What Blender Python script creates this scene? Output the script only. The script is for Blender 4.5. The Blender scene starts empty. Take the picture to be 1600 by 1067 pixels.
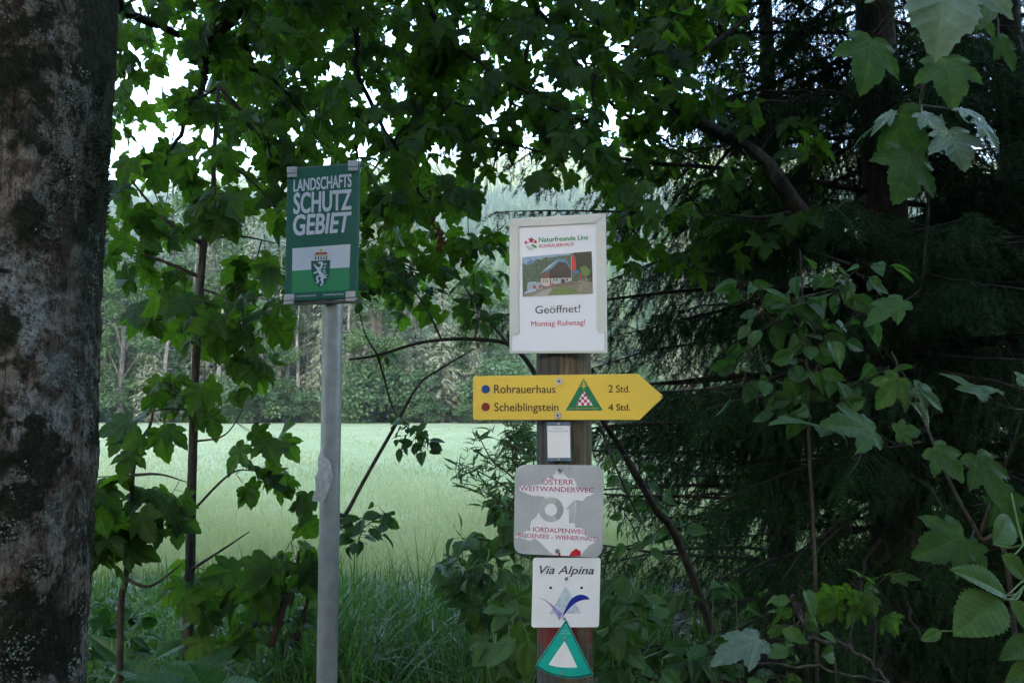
import bpy, math, random
import numpy as np
from mathutils import Vector, Matrix

S = bpy.context.scene
COL = S.collection
R = math.radians
rng = np.random.default_rng(11)
random.seed(5)

# ------------------------------------------------------------------ camera, sky, sun, exposure
FPX = 1250.0                      # focal length in pixels of the 1600 px wide photograph
PITCH = R(4.2)
CAMZ = 1.6
cam = bpy.data.cameras.new('camera')
cam.sensor_width = 36.0
cam.lens = FPX / 1600.0 * 36.0
cam.clip_start = 0.05
cam.clip_end = 9000
camera = bpy.data.objects.new('camera', cam)
COL.objects.link(camera)
camera.location = (0, 0, CAMZ)
camera.rotation_euler = (R(90) + PITCH, 0, 0)
S.camera = camera

SUN_EL, SUN_AZ = R(9.5), R(205)    # azimuth clockwise from +Y: behind the camera, a little to the left
sun_dir = Vector((math.sin(SUN_AZ) * math.cos(SUN_EL), math.cos(SUN_AZ) * math.cos(SUN_EL), math.sin(SUN_EL)))
world = bpy.data.worlds.new('World')
S.world = world
world.use_nodes = True
wn = world.node_tree.nodes
sky = wn.new('ShaderNodeTexSky')
sky.sky_type = 'NISHITA'
sky.sun_disc = False
sky.sun_elevation = SUN_EL
sky.sun_rotation = SUN_AZ
sky.altitude = 900
sky.air_density = 1.0
sky.dust_density = 2.5
sky.ozone_density = 1.0
world.node_tree.links.new(sky.outputs[0], wn['Background'].inputs[0])
wn['Background'].inputs[1].default_value = 0.15
sl = bpy.data.lights.new('sun', 'SUN')
sl.energy = 3.0
sl.angle = R(0.5)
sl.color = (1.0, 0.9, 0.76)
sun = bpy.data.objects.new('sun', sl)
COL.objects.link(sun)
sun.rotation_euler = sun_dir.to_track_quat('Z', 'Y').to_euler()
sun.location = (0, -20, 30)
S.view_settings.view_transform = 'Standard'
S.view_settings.look = 'None'
S.view_settings.exposure = 4.0
S.view_settings.gamma = 1.0
S.render.engine = 'CYCLES'
S.cycles.max_bounces = 7
S.cycles.diffuse_bounces = 3
S.cycles.glossy_bounces = 2
S.cycles.transmission_bounces = 4
S.cycles.volume_bounces = 0
S.cycles.transparent_max_bounces = 8
S.cycles.use_denoising = True
S.cycles.caustics_reflective = False
S.cycles.caustics_refractive = False

# ------------------------------------------------------------------ projection helper (authoring only: a pixel and a depth give a place)
CP, SP = math.cos(PITCH), math.sin(PITCH)
def ray(px, py):
    a = (px - 800.0) / FPX
    b = -(py - 533.5) / FPX
    return Vector((a, CP - b * SP, SP + b * CP))
def at(px, py, Y):
    d = ray(px, py)
    k = Y / d.y
    return Vector((d.x * k, Y, CAMZ + d.z * k))

# ------------------------------------------------------------------ object helpers
def tag(o, label=None, cat=None, group=None, kind=None):
    if label: o['label'] = label
    if cat: o['category'] = cat
    if group: o['group'] = group
    if kind: o['kind'] = kind
    return o
def empty(name, loc=(0, 0, 0), rz=0.0, label=None, cat=None, group=None):
    o = bpy.data.objects.new(name, None)
    o.empty_display_size = 0.1
    COL.objects.link(o)
    o.location = loc
    o.rotation_euler = (0, 0, rz)
    return tag(o, label, cat, group)

class MB:
    """collects vertices and faces, then builds ONE mesh object"""
    def __init__(s):
        s.V, s.F, s.n, s.uv, s.r = [], {}, 0, [], []
    def add(s, V, F, uv=None, rnd=None):
        V = np.asarray(V, float).reshape(-1, 3)
        k = len(V)
        if isinstance(F, np.ndarray):
            F = {F.shape[1]: F}
        elif isinstance(F, list):
            d = {}
            for f in F: d.setdefault(len(f), []).append(f)
            F = {a: np.array(b) for a, b in d.items()}
        for a, f in F.items():
            s.F.setdefault(a, []).append(np.asarray(f, int) + s.n)
        s.V.append(V)
        s.uv.append(np.zeros((k, 2)) if uv is None else np.asarray(uv, float))
        s.r.append(np.full(k, 0.5) if rnd is None else (np.full(k, rnd) if np.isscalar(rnd) else np.asarray(rnd, float)))
        s.n += k
    def build(s, name, mat=None, parent=None, smooth=False, org=None):
        V = np.concatenate(s.V)
        if org is not None: V = V - np.asarray(org, float)
        me = bpy.data.meshes.new(name)
        me.vertices.add(len(V))
        me.vertices.foreach_set('co', V.astype(np.float32).ravel())
        li, ls, c = [], [], 0
        for a, fl in s.F.items():
            f = np.concatenate(fl)
            li.append(f.ravel())
            ls.append(c + np.arange(len(f)) * a)
            c += f.size
        li = np.concatenate(li).astype(np.int32)
        ls = np.concatenate(ls).astype(np.int32)
        me.loops.add(len(li))
        me.loops.foreach_set('vertex_index', li)
        me.polygons.add(len(ls))
        me.polygons.foreach_set('loop_start', ls)
        if smooth:
            me.polygons.foreach_set('use_smooth', np.ones(len(ls), bool))
        else:
            me.polygons.foreach_set('use_smooth', np.zeros(len(ls), bool))
        at_ = me.attributes.new('leafuv', 'FLOAT_VECTOR', 'POINT')
        uv = np.concatenate(s.uv)
        at_.data.foreach_set('vector', np.c_[uv, np.zeros(len(uv))].astype(np.float32).ravel())
        ar = me.attributes.new('rnd', 'FLOAT', 'POINT')
        ar.data.foreach_set('value', np.concatenate(s.r).astype(np.float32))
        me.update(calc_edges=True)
        me.validate()
        if mat: me.materials.append(mat)
        o = bpy.data.objects.new(name, me)
        COL.objects.link(o)
        if parent is not None: o.parent = parent
        return o

def nrm(v):
    v = np.asarray(v, float)
    return v / (np.linalg.norm(v, axis=-1, keepdims=True) + 1e-12)
def frames(d, n):
    """columns x, y=d, z~n"""
    d = nrm(d)
    n = n - (n * d).sum(-1, keepdims=True) * d
    n = nrm(n)
    x = np.cross(d, n)
    return np.stack([x, d, n], -1)
def scatter(mb, T, F, P, M, s, uv=None, rnd=None):
    """copies of template T (k,3) at P (n,3) with frames M (n,3,3), scale s (n) or (n,3)"""
    n, k = len(P), len(T)
    s = np.asarray(s, float)
    if s.ndim == 1: s = np.repeat(s[:, None], 3, 1)
    L = T[None] * s[:, None, :]
    V = np.einsum('nij,nkj->nki', M, L) + P[:, None, :]
    FF = {}
    for a, f in F.items():
        FF[a] = (np.asarray(f)[None] + (np.arange(n) * k)[:, None, None]).reshape(-1, a)
    U = np.tile(T[:, :2] if uv is None else uv, (n, 1))
    rn = np.repeat(rng.random(n) if rnd is None else rnd, k)
    mb.add(V.reshape(-1, 3), FF, U, rn)
def smooth_path(P, n=8):
    """Catmull-Rom through points"""
    P = np.asarray(P, float)
    if len(P) < 3:
        t = np.linspace(0, 1, n + 1)[:, None]
        return P[0] * (1 - t) + P[-1] * t
    Q = np.vstack([2 * P[0] - P[1], P, 2 * P[-1] - P[-2]])
    out = []
    for i in range(1, len(Q) - 2):
        for t in np.linspace(0, 1, n, endpoint=False):
            a, b, c, d = Q[i - 1], Q[i], Q[i + 1], Q[i + 2]
            out.append(0.5 * (2 * b + (c - a) * t + (2 * a - 5 * b + 4 * c - d) * t * t + (3 * b - a - 3 * c + d) * t ** 3))
    out.append(P[-1])
    return np.array(out)
def tube(mb, P, r, sides=6, cap=True, rough=0.0, rnd=0.5):
    P = np.asarray(P, float)
    n = len(P)
    r = np.asarray(r, float)
    if r.ndim == 0: r = np.full(n, float(r))
    elif len(r) == 2 and n != 2: r = np.linspace(r[0], r[1], n)
    t = np.gradient(P, axis=0)
    t = nrm(t)
    ref = np.array([0, 0, 1.0]) if abs(t[:, 2]).mean() < 0.8 else np.array([0, 1.0, 0])
    x = nrm(np.cross(t, ref))
    y = np.cross(t, x)
    a = np.linspace(0, 2 * np.pi, sides, endpoint=False)
    rr = r[:, None] * (1 + rough * (rng.random((n, sides)) - 0.5))
    V = P[:, None] + rr[..., None] * (np.cos(a)[None, :, None] * x[:, None] + np.sin(a)[None, :, None] * y[:, None])
    i = np.arange(n - 1)[:, None] * sides
    j = np.arange(sides)[None]
    j2 = (j + 1) % sides
    F = np.stack([i + j, i + j2, i + sides + j2, i + sides + j], -1).reshape(-1, 4)
    Fd = {4: F[:, ::-1]}
    if cap:
        Fd[sides] = np.array([list(range(sides)), list(range((n - 1) * sides, n * sides))[::-1]])
        if sides == 4:
            Fd = {4: np.concatenate([F[:, ::-1], Fd[4]])}
    uv = np.stack([np.tile(a / 6.283, n), np.repeat(np.arange(n) / n, sides)], -1)
    mb.add(V.reshape(-1, 3), Fd, uv, rnd)
def box(mb, c, s, M=None):
    x, y, z = np.asarray(s, float) / 2
    V = np.array([[a * x, b * y, d * z] for a in (-1, 1) for b in (-1, 1) for d in (-1, 1)])
    if M is not None: V = V @ np.asarray(M).T
    mb.add(V + np.asarray(c, float), [(0, 1, 3, 2), (4, 6, 7, 5), (0, 4, 5, 1), (2, 3, 7, 6), (0, 2, 6, 4), (1, 5, 7, 3)])

def fbm(P, seed=0, octaves=4, f=1.0):
    from mathutils import noise
    out = np.zeros(len(P))
    for i, p in enumerate(P):
        v = Vector(p) * f + Vector((seed * 17.3, seed * 5.1, seed * 9.7))
        out[i] = noise.fractal(v, 0.9, 2.1, octaves)
    return out

# ------------------------------------------------------------------ materials
class NT:
    def __init__(s, name):
        s.m = bpy.data.materials.new(name)
        s.m.use_nodes = True
        s.t = s.m.node_tree
        s.t.nodes.clear()
        s.out = s.t.nodes.new('ShaderNodeOutputMaterial')
    def n(s, typ, **kw):
        nd = s.t.nodes.new('ShaderNode' + typ)
        for k, v in kw.items():
            if k.startswith('i_'):
                key = k[2:].replace('_', ' ')
                nd.inputs[key].default_value = v
            elif k.startswith('n_'):
                nd.inputs[int(k[2:])].default_value = v
            else: setattr(nd, k, v)
        return nd
    def l(s, a, b): s.t.links.new(a, b)
    def math(s, op, a, b=None, c=None):
        nd = s.n('Math', operation=op)
        for i, v in enumerate((a, b, c)):
            if v is None: continue
            if isinstance(v, (int, float)): nd.inputs[i].default_value = v
            else: s.l(v, nd.inputs[i])
        return nd.outputs[0]
    def noise(s, vec, scale, detail=4, rough=0.55, dist=0.0):
        nd = s.n('TexNoise')
        nd.inputs['Scale'].default_value = scale
        nd.inputs['Detail'].default_value = detail
        nd.inputs['Roughness'].default_value = rough
        nd.inputs['Distortion'].default_value = dist
        if vec is not None: s.l(vec, nd.inputs['Vector'])
        return nd.outputs[0]
    def ramp(s, fac, stops):
        nd = s.n('ValToRGB')
        e = nd.color_ramp.elements
        while len(e) < len(stops): e.new(0.5)
        for k, (p, c) in enumerate(stops):
            e[k].position = p
            e[k].color = (c, c, c, 1) if isinstance(c, (int, float)) else (*c, 1)
        s.l(fac, nd.inputs[0])
        return nd.outputs[0]
    def mix(s, fac, a, b, blend='MIX'):
        nd = s.n('MixRGB', blend_type=blend)
        for i, v in ((0, fac), (1, a), (2, b)):
            if isinstance(v, (int, float)): nd.inputs[i].default_value = v
            elif isinstance(v, tuple): nd.inputs[i].default_value = (*v, 1)
            else: s.l(v, nd.inputs[i])
        return nd.outputs[0]
    def attr(s, name, out='Fac'):
        nd = s.n('Attribute')
        nd.attribute_name = name
        return nd.outputs[out]
    def bsdf(s, col, rough=0.6, spec=0.3, metal=0.0, bump=None, bs=0.3, bd=0.01):
        b = s.n('BsdfPrincipled')
        if isinstance(col, tuple): b.inputs['Base Color'].default_value = (*col, 1)
        else: s.l(col, b.inputs['Base Color'])
        if isinstance(rough, (int, float)): b.inputs['Roughness'].default_value = rough
        else: s.l(rough, b.inputs['Roughness'])
        b.inputs['Specular IOR Level'].default_value = spec
        b.inputs['Metallic'].default_value = metal
        if bump is not None:
            bn = s.n('Bump')
            bn.inputs['Strength'].default_value = bs
            bn.inputs['Distance'].default_value = bd
            s.l(bump, bn.inputs['Height'])
            s.l(bn.outputs[0], b.inputs['Normal'])
        return b
    def done(s, sh):
        s.l(sh.outputs[0], s.out.inputs[0])
        return s.m

def mat_paint(name, col, rough=0.45, spec=0.4, dirt=0.12, scale=60.0, metal=0.0, dcol=(0.16, 0.15, 0.11)):
    """painted or printed sheet with faint grime"""
    t = NT(name)
    co = t.n('TexCoord').outputs['Object']
    a = t.noise(co, scale * 0.25, 5, 0.65)
    b = t.noise(co, scale * 3, 3, 0.6)
    f = t.math('MULTIPLY', t.ramp(a, [(0.42, 0.0), (0.75, 1.0)]), dirt)
    f2 = t.math('MULTIPLY', t.ramp(b, [(0.58, 0.0), (0.72, 1.0)]), dirt * 0.8)
    f = t.math('MAXIMUM', f, f2)
    c = t.mix(f, col, dcol)
    r = t.math('ADD', t.math('MULTIPLY', a, 0.25), rough - 0.1)
    return t.done(t.bsdf(c, r, spec, metal, bump=a, bs=0.08, bd=0.002))

def mat_plain(name, col, rough=0.5, spec=0.3, var=0.25, scale=80.0, metal=0.0):
    t = NT(name)
    co = t.n('TexCoord').outputs['Object']
    a = t.noise(co, scale, 4, 0.6)
    k = t.ramp(a, [(0.3, 1 - var), (0.7, 1 + var)])
    c = t.mix(1.0, col, k, 'MULTIPLY')
    return t.done(t.bsdf(c, rough, spec, metal, bump=a, bs=0.1, bd=0.002))

def mat_leaf(name, c0, c1, trans=0.4, rough=0.42, veins=None, tcol=None, spec=0.3, patch=None, bs=.3):
    """leaf: colour varies per leaf, light passes through; veins in the leaf's own coordinates"""
    t = NT(name)
    rn = t.attr('rnd')
    col = t.mix(rn, c0, c1)
    co = t.n('TexCoord').outputs['Object']
    nz = t.noise(co, 45, 3, 0.6)
    col = t.mix(1.0, col, t.ramp(nz, [(0.3, 0.78), (0.7, 1.22)]), 'MULTIPLY')
    bump = nz
    if veins:
        uvn = t.attr('leafuv', 'Vector')
        sp = t.n('SeparateXYZ'); t.l(uvn, sp.inputs[0])
        u = t.math('ABSOLUTE', sp.outputs[0]); v = sp.outputs[1]
        if veins == 'maple':
            d = u
            for ang in (48, 98):
                a = R(ang)
                e = t.math('ABSOLUTE', t.math('SUBTRACT', t.math('MULTIPLY', u, math.cos(a)), t.math('MULTIPLY', t.math('SUBTRACT', v, 0.02), math.sin(a))))
                d = t.math('MINIMUM', d, e)
            w = t.math('PINGPONG', t.math('ADD', t.math('MULTIPLY', v, 6.5), t.math('MULTIPLY', u, -5.0)), 0.5)
            d = t.math('MINIMUM', d, t.math('ADD', t.math('MULTIPLY', w, 0.11), 0.012))
        else:
            w = t.math('PINGPONG', t.math('SUBTRACT', t.math('MULTIPLY', v, 9.0), t.math('MULTIPLY', u, 6.0)), 0.5)
            d = t.math('MINIMUM', u, t.math('ADD', t.math('MULTIPLY', w, 0.09), 0.006))
        vm = t.ramp(d, [(0.004, 1.0), (0.03, 0.0)])
        lt = t.mix(1.0, col, (1.6, 1.45, 1.4), 'MULTIPLY')
        col = t.mix(t.math('MULTIPLY', vm, 0.65), col, lt)
        bump = t.math('ADD', t.math('MULTIPLY', nz, 0.3), t.ramp(d, [(0.0, 0.0), (0.05, 1.0)]))
    if patch:
        pn = t.noise(co, 26, 5, 0.7)
        col = t.mix(t.ramp(pn, [(0.64, 0.0), (0.72, 0.8)]), col, patch)
    b = t.bsdf(col, rough, spec, bump=bump, bs=bs, bd=0.004)
    tr = t.n('BsdfTranslucent')
    tc = t.mix(1.0, col, tcol or (1.5, 1.7, 0.7), 'MULTIPLY')
    t.l(tc, tr.inputs['Color'])
    mx = t.n('MixShader')
    mx.inputs[0].default_value = trans
    t.l(b.outputs[0], mx.inputs[1]); t.l(tr.outputs[0], mx.inputs[2])
    return t.done(mx)

def mat_bark(name, c0, c1, scale=30.0, stretch=0.25, bs=0.8, bd=0.01):
    t = NT(name)
    co = t.n('TexCoord').outputs['Object']
    mp = t.n('Mapping'); mp.inputs['Scale'].default_value = (1, 1, stretch); t.l(co, mp.inputs[0])
    a = t.noise(mp.outputs[0], scale, 6, 0.65, 0.4)
    b = t.noise(co, scale * 0.3, 4, 0.6)
    c = t.mix(t.ramp(a, [(0.35, 0.0), (0.65, 1.0)]), c0, c1)
    c = t.mix(1.0, c, t.ramp(b, [(0.3, 0.7), (0.7, 1.25)]), 'MULTIPLY')
    return t.done(t.bsdf(c, 0.85, 0.15, bump=a, bs=bs, bd=bd))

M_dark_bark = mat_bark('dark_bark', (0.012, 0.010, 0.008), (0.042, 0.036, 0.030))
M_grey_bark = mat_bark('grey_bark', (0.02, 0.017, 0.014), (0.075, 0.065, 0.052))
M_twig = mat_bark('twig_bark', (0.02, 0.017, 0.013), (0.075, 0.06, 0.045), 60)
M_stem = mat_plain('green_stem', (0.07, 0.12, 0.03), 0.55)
M_pale_bark = mat_bark('pale_bark', (0.2, 0.17, 0.14), (0.42, 0.36, 0.31), 4, 0.4)
M_fir_bark = mat_bark('fir_bark', (0.05, 0.042, 0.035), (0.16, 0.135, 0.11), 6, 0.3)
M_maple = mat_leaf('maple_leaf', (0.015, 0.040, 0.007), (0.034, 0.074, 0.012), 0.55, veins='maple', spec=.16, tcol=(3.0, 3.0, .95))
M_maple_near = mat_leaf('near_maple_leaf', (0.022, 0.054, 0.013), (0.034, 0.074, 0.017), 0.35, veins='maple', rough=0.6, spec=.18, tcol=(1.8, 2.1, .9), bs=.12)
M_ovate = mat_leaf('ovate_leaf', (0.016, 0.046, 0.012), (0.038, 0.09, 0.022), 0.42, veins='ovate', rough=0.45)
M_bramble = mat_leaf('bramble_leaf', (0.028, 0.066, 0.016), (0.044, 0.092, 0.021), 0.32, veins='ovate', rough=0.6, spec=.2, bs=.12)
M_pale_leaf = mat_leaf('pale_leaf_underside', (0.06, 0.10, 0.07), (0.085, 0.13, 0.09), 0.25, veins='maple', rough=0.6, tcol=(1, 1.1, 0.8))
M_willow = mat_leaf('willow_leaf', (0.04, 0.10, 0.035), (0.08, 0.15, 0.06), 0.35)
M_brown_leaf = mat_leaf('withered_leaf', (0.10, 0.045, 0.02), (0.16, 0.07, 0.03), 0.3, tcol=(1.3, 1, 0.7))
M_litter = mat_leaf('litter_leaf', (0.05, 0.032, 0.018), (0.13, 0.085, 0.045), 0.1, tcol=(1, 1, 1))
M_needle = mat_leaf('needle', (0.009, 0.025, 0.008), (0.020, 0.046, 0.014), 0.12, rough=0.6, spec=.08)
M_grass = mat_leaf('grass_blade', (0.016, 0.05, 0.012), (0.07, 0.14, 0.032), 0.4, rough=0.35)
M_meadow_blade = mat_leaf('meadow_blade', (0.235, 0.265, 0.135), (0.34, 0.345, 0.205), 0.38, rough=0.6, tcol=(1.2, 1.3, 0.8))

# ================================================================== THE SETTING
def mat_ground():
    t = NT('ground')
    g = t.n('NewGeometry').outputs['Position']
    sp = t.n('SeparateXYZ'); t.l(g, sp.inputs[0])
    edge = t.noise(g, 0.9, 4, 0.6)
    yy = t.math('ADD', sp.outputs[1], t.math('MULTIPLY', t.math('SUBTRACT', edge, 0.5), 2.4))
    m = t.ramp(t.math('DIVIDE', yy, 100.0), [(0.066, 0.0), (0.075, 1.0)])
    big = t.noise(g, 0.12, 5, 0.6)
    mp = t.n('Mapping'); mp.inputs['Scale'].default_value = (0.25, 1.0, 1.0); t.l(g, mp.inputs[0])
    streak = t.noise(mp.outputs[0], 0.35, 5, 0.65)
    fine = t.noise(g, 9.0, 6, 0.75)
    mead = t.mix(t.ramp(big, [(0.35, 0.0), (0.65, 1.0)]), (0.20, 0.245, 0.115), (0.27, 0.29, 0.165))
    mead = t.mix(t.math('MULTIPLY', t.ramp(streak, [(0.45, 0.0), (0.7, 1.0)]), 0.6), mead, (0.32, 0.32, 0.20))
    mead = t.mix(1.0, mead, t.ramp(fine, [(0.3, 0.75), (0.7, 1.25)]), 'MULTIPLY')
    sn = t.noise(g, 14, 6, 0.7)
    soil = t.mix(t.ramp(sn, [(0.35, 0.0), (0.7, 1.0)]), (0.016, 0.012, 0.008), (0.06, 0.045, 0.03))
    soil = t.mix(t.ramp(t.noise(g, 3, 4), [(0.5, 0.0), (0.62, 0.7)]), soil, (0.025, 0.045, 0.012))
    far = t.ramp(t.math('DIVIDE', sp.outputs[1], 100.0), [(0.565, 0.0), (0.58, 1.0)])
    c = t.mix(m, soil, mead)
    c = t.mix(far, c, (0.05, 0.07, 0.03))
    return t.done(t.bsdf(c, 0.9, 0.1, bump=t.math('ADD', fine, sn), bs=0.7, bd=0.03))
mb = MB()
xs = np.r_[-3000, -400, -80, np.linspace(-12, 12, 49), 80, 400, 3000]
ys = np.r_[-2600, -300, -30, np.linspace(-4, 14, 61), 25, 40, 57, 80, 300, 3000]
X, Y = np.meshgrid(xs, ys)
def ground_z(x, y):
    near = np.clip(1 - (np.abs(y - 3) - 3) / 5, 0, 1) * np.clip(1 - (np.abs(x) - 8) / 4, 0, 1)
    return near * (0.05 * np.sin(1.7 * x + 0.6 * y) * np.cos(1.3 * y - 0.4 * x) + 0.03 * np.sin(4.1 * x) * np.sin(3.3 * y))
Z = ground_z(X, Y)
nx, ny = len(xs), len(ys)
idx = np.arange(nx * ny).reshape(ny, nx)
quad = np.stack([idx[:-1, :-1], idx[:-1, 1:], idx[1:, 1:], idx[1:, :-1]], -1).reshape(-1, 4)
mb.add(np.c_[X.ravel(), Y.ravel(), Z.ravel()], quad)
tag(mb.build('ground', mat_ground(), None, True), kind='structure')

from mathutils import noise as mnoise
def hill_z(x, y):
    b = max(0.0, min(1.0, (y - 85) / 815.0))
    b = b ** 1.25
    crest = 262 + 26 * math.sin(x * 0.0045 + 0.6)
    if y > 900: b = 1 - 0.05 * (y - 900) / 300
    return crest * b + 15 * mnoise.fractal(Vector((x * 0.006, y * 0.006, 3)), 1, 2, 4) * min(1, b * 3) - 0.6
mb = MB()
xs = np.linspace(-1300, 1300, 110); ys = np.linspace(84, 1400, 80)
V = np.array([(x, y, hill_z(x, y)) for y in ys for x in xs])
idx = np.arange(len(V)).reshape(len(ys), len(xs))
quad = np.stack([idx[:-1, :-1], idx[:-1, 1:], idx[1:, 1:], idx[1:, :-1]], -1).reshape(-1, 4)
mb.add(V, quad)
t = NT('hill_floor'); g = t.n('NewGeometry').outputs['Position']
M_hill = t.done(t.bsdf(t.mix(t.noise(g, 0.08, 6, 0.7), (0.04, 0.07, 0.03), (0.09, 0.11, 0.05)), 0.9, 0.1))
tag(mb.build('hill', M_hill, None, True), kind='structure')

# the mountain behind the photographer, whose shadow lies over the valley
mb = MB()
sd = np.array([math.sin(SUN_AZ), math.cos(SUN_AZ)]); pd = np.array([sd[1], -sd[0]])
us = np.linspace(-3600, 3600, 80); vs = np.linspace(1600, 3400, 30)
V = []
for v in vs:
    for u in us:
        p = sd * v + pd * u
        prof = max(0.0, 1 - abs(v - 2500) / 850.0) ** 0.8
        h = 705 * prof * (1 + 0.025 * mnoise.fractal(Vector((u * 0.003, v * 0.003, 9)), 1, 2, 5)) - 1
        V.append((p[0], p[1], h))
idx = np.arange(len(V)).reshape(len(vs), len(us))
quad = np.stack([idx[:-1, :-1], idx[:-1, 1:], idx[1:, 1:], idx[1:, :-1]], -1).reshape(-1, 4)
mb.add(V, quad)
tag(mb.build('mountain', M_hill, None, True), kind='structure')

# ------------------------------------------------------------------ far forest
def mat_far(name, c0, c1, trans=0.2):
    return mat_leaf(name, c0, c1, trans, rough=0.6, spec=0.2, tcol=(1.2, 1.3, 0.8))
M_far_spruce = mat_far('far_spruce', (0.05, 0.085, 0.036), (0.12, 0.16, 0.072))
M_far_pale = mat_far('far_pale_spruce', (0.155, 0.165, 0.095), (0.28, 0.28, 0.18))
M_far_broad = mat_far('far_broadleaf', (0.06, 0.115, 0.036), (0.13, 0.195, 0.066))
M_far_shrub = mat_far('far_shrub', (0.05, 0.095, 0.038), (0.115, 0.17, 0.075))
SPRAY = np.array([[-.05, 0, 0], [.05, 0, 0], [-.32, .62, -.06], [-.12, .45, .02], [0, 1, -.1], [.12, .45, .02], [.34, .6, -.06]])
SPRAY_F = {3: np.array([[0, 3, 2], [0, 1, 3], [1, 5, 3], [3, 5, 4], [1, 6, 5]])}
def conifer(name, label, H, rmax, droop, mat, barkm, seed, gap=0.42, base=1.0, dead=0, group=None, dens=1.0):
    r_ = np.random.default_rng(seed)
    root = empty(name, (0, 0, 0), 0, label, 'tree', group)
    tk = MB()
    zz = np.linspace(-0.3, H * 0.97, 9)
    tube(tk, np.c_[0.1 * np.sin(zz * 0.4), 0.1 * np.cos(zz * 0.5) - .1, zz], np.linspace(0.24, 0.03, 9) * (H / 22 + .2), 7)
    for k in range(dead):
        z = r_.uniform(1.0, H * 0.5); a = r_.uniform(0, 6.28); L = r_.uniform(.6, 2.0)
        tube(tk, [(0, 0, z), (math.cos(a) * L * .6, math.sin(a) * L * .6, z + .1), (math.cos(a) * L, math.sin(a) * L, z - .2)], (0.03, 0.008), 4)
    tk.build('trunk', barkm, root)
    P, D, N, Sz = [], [], [], []
    z = base
    while z < H:
        f = (z - base) / (H - base)
        rad = rmax * (1 - f) ** 0.85 * (0.5 + min(1, f * 4) * 0.5) + 0.12
        nb = int((5 + 4 * (1 - f)) * dens)
        for k in range(nb):
            a = r_.uniform(0, 6.28)
            L = rad * r_.uniform(0.6, 1.15)
            if r_.random() < 0.08: continue
            ns = max(2, int(L / 0.33))
            for q in range(ns):
                s = (q + r_.random()) / ns
                zd = z + 0.25 * L * s - (0.55 * L * s * s) - r_.uniform(0, 0.12) * droop
                for sd_ in (-1, 1):
                    side = r_.uniform(0.1, 0.7) * sd_
                    d = np.array([math.cos(a + side), math.sin(a + side), -0.25 - droop * r_.uniform(0.3, 1.2)])
                    P.append((math.cos(a) * L * s, math.sin(a) * L * s, zd))
                    D.append(d); N.append((r_.normal() * .4, r_.normal() * .4, 1))
                    Sz.append(r_.uniform(0.35, 0.75) * (0.6 + 0.4 * (1 - f)))
        z += gap * r_.uniform(0.7, 1.3) * (0.6 + 0.5 * (1 - f))
    cr = MB()
    scatter(cr, SPRAY, SPRAY_F, np.array(P), frames(np.array(D), np.array(N)), np.array(Sz), rnd=r_.random(len(P)))
    cr.build('crown', mat, root)
    return root
LEAFQ = np.array([[0, 0, 0], [-.4, .45, .05], [0, 1, -.1], [.4, .45, .05]])
LEAFQ_F = {4: np.array([[0, 3, 2, 1]])}
def broadleaf(name, label, H, W, mat, barkm, seed, trunk_h, nleaf=7000, lsize=.22, cat='tree', group=None, nclump=34):
    r_ = np.random.default_rng(seed)
    root = empty(name, (0, 0, 0), 0, label, cat, group)
    tk = MB()
    tube(tk, smooth_path([(0, 0, -.2), (.1, .05, trunk_h), (-.1, .1, H * .6), (.05, 0, H * .85)], 4), (0.02 * H, 0.006 * H), 7)
    C = []
    for k in range(nclump):
        a = r_.uniform(0, 6.28); f = r_.uniform(0, 1) ** .8
        z = trunk_h + (H - trunk_h) * f
        rr = W * math.sqrt(max(0.05, 1 - (1.7 * f - 0.75) ** 2)) * r_.uniform(0.35, 1)
        c = np.array([math.cos(a) * rr, math.sin(a) * rr, z]); C.append(c)
        if k % 2 == 0: tube(tk, smooth_path([(0, 0, max(0, z * .55)), c * .55 + np.array([0, 0, z * .3]), c], 3), (0.006 * H, 0.002 * H), 4)
    tk.build('trunk', barkm, root)
    C = np.array(C)
    ci = r_.integers(0, len(C), nleaf)
    rad = (W * 0.36 * r_.uniform(.6, 1.2, len(C)))[ci]
    u = nrm(r_.normal(size=(nleaf, 3))) * (r_.random(nleaf) ** .4)[:, None] * rad[:, None] * np.array([1, 1, .7])
    P = C[ci] + u
    P[:, 2] = np.maximum(P[:, 2], 0.05)
    D = u / (rad[:, None] + .01) + r_.normal(size=(nleaf, 3)) * .5 + np.array([0, 0, -.3])
    N = r_.normal(size=(nleaf, 3)) * .5 + np.array([0, 0, 1])
    cr = MB()
    scatter(cr, LEAFQ, LEAFQ_F, P, frames(D, N), r_.uniform(.6, 1.3, nleaf) * lsize, rnd=np.clip(r_.random(len(C))[ci] * .6 + r_.random(nleaf) * .4, 0, 1))
    cr.build('crown', mat, root)
    return root
def copy_thing(o, name=None):
    c = o.copy(); COL.objects.link(c)
    for ch in [x for x in bpy.data.objects if x.parent == o]:
        d = ch.copy(); COL.objects.link(d); d.parent = c
    return c

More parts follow.
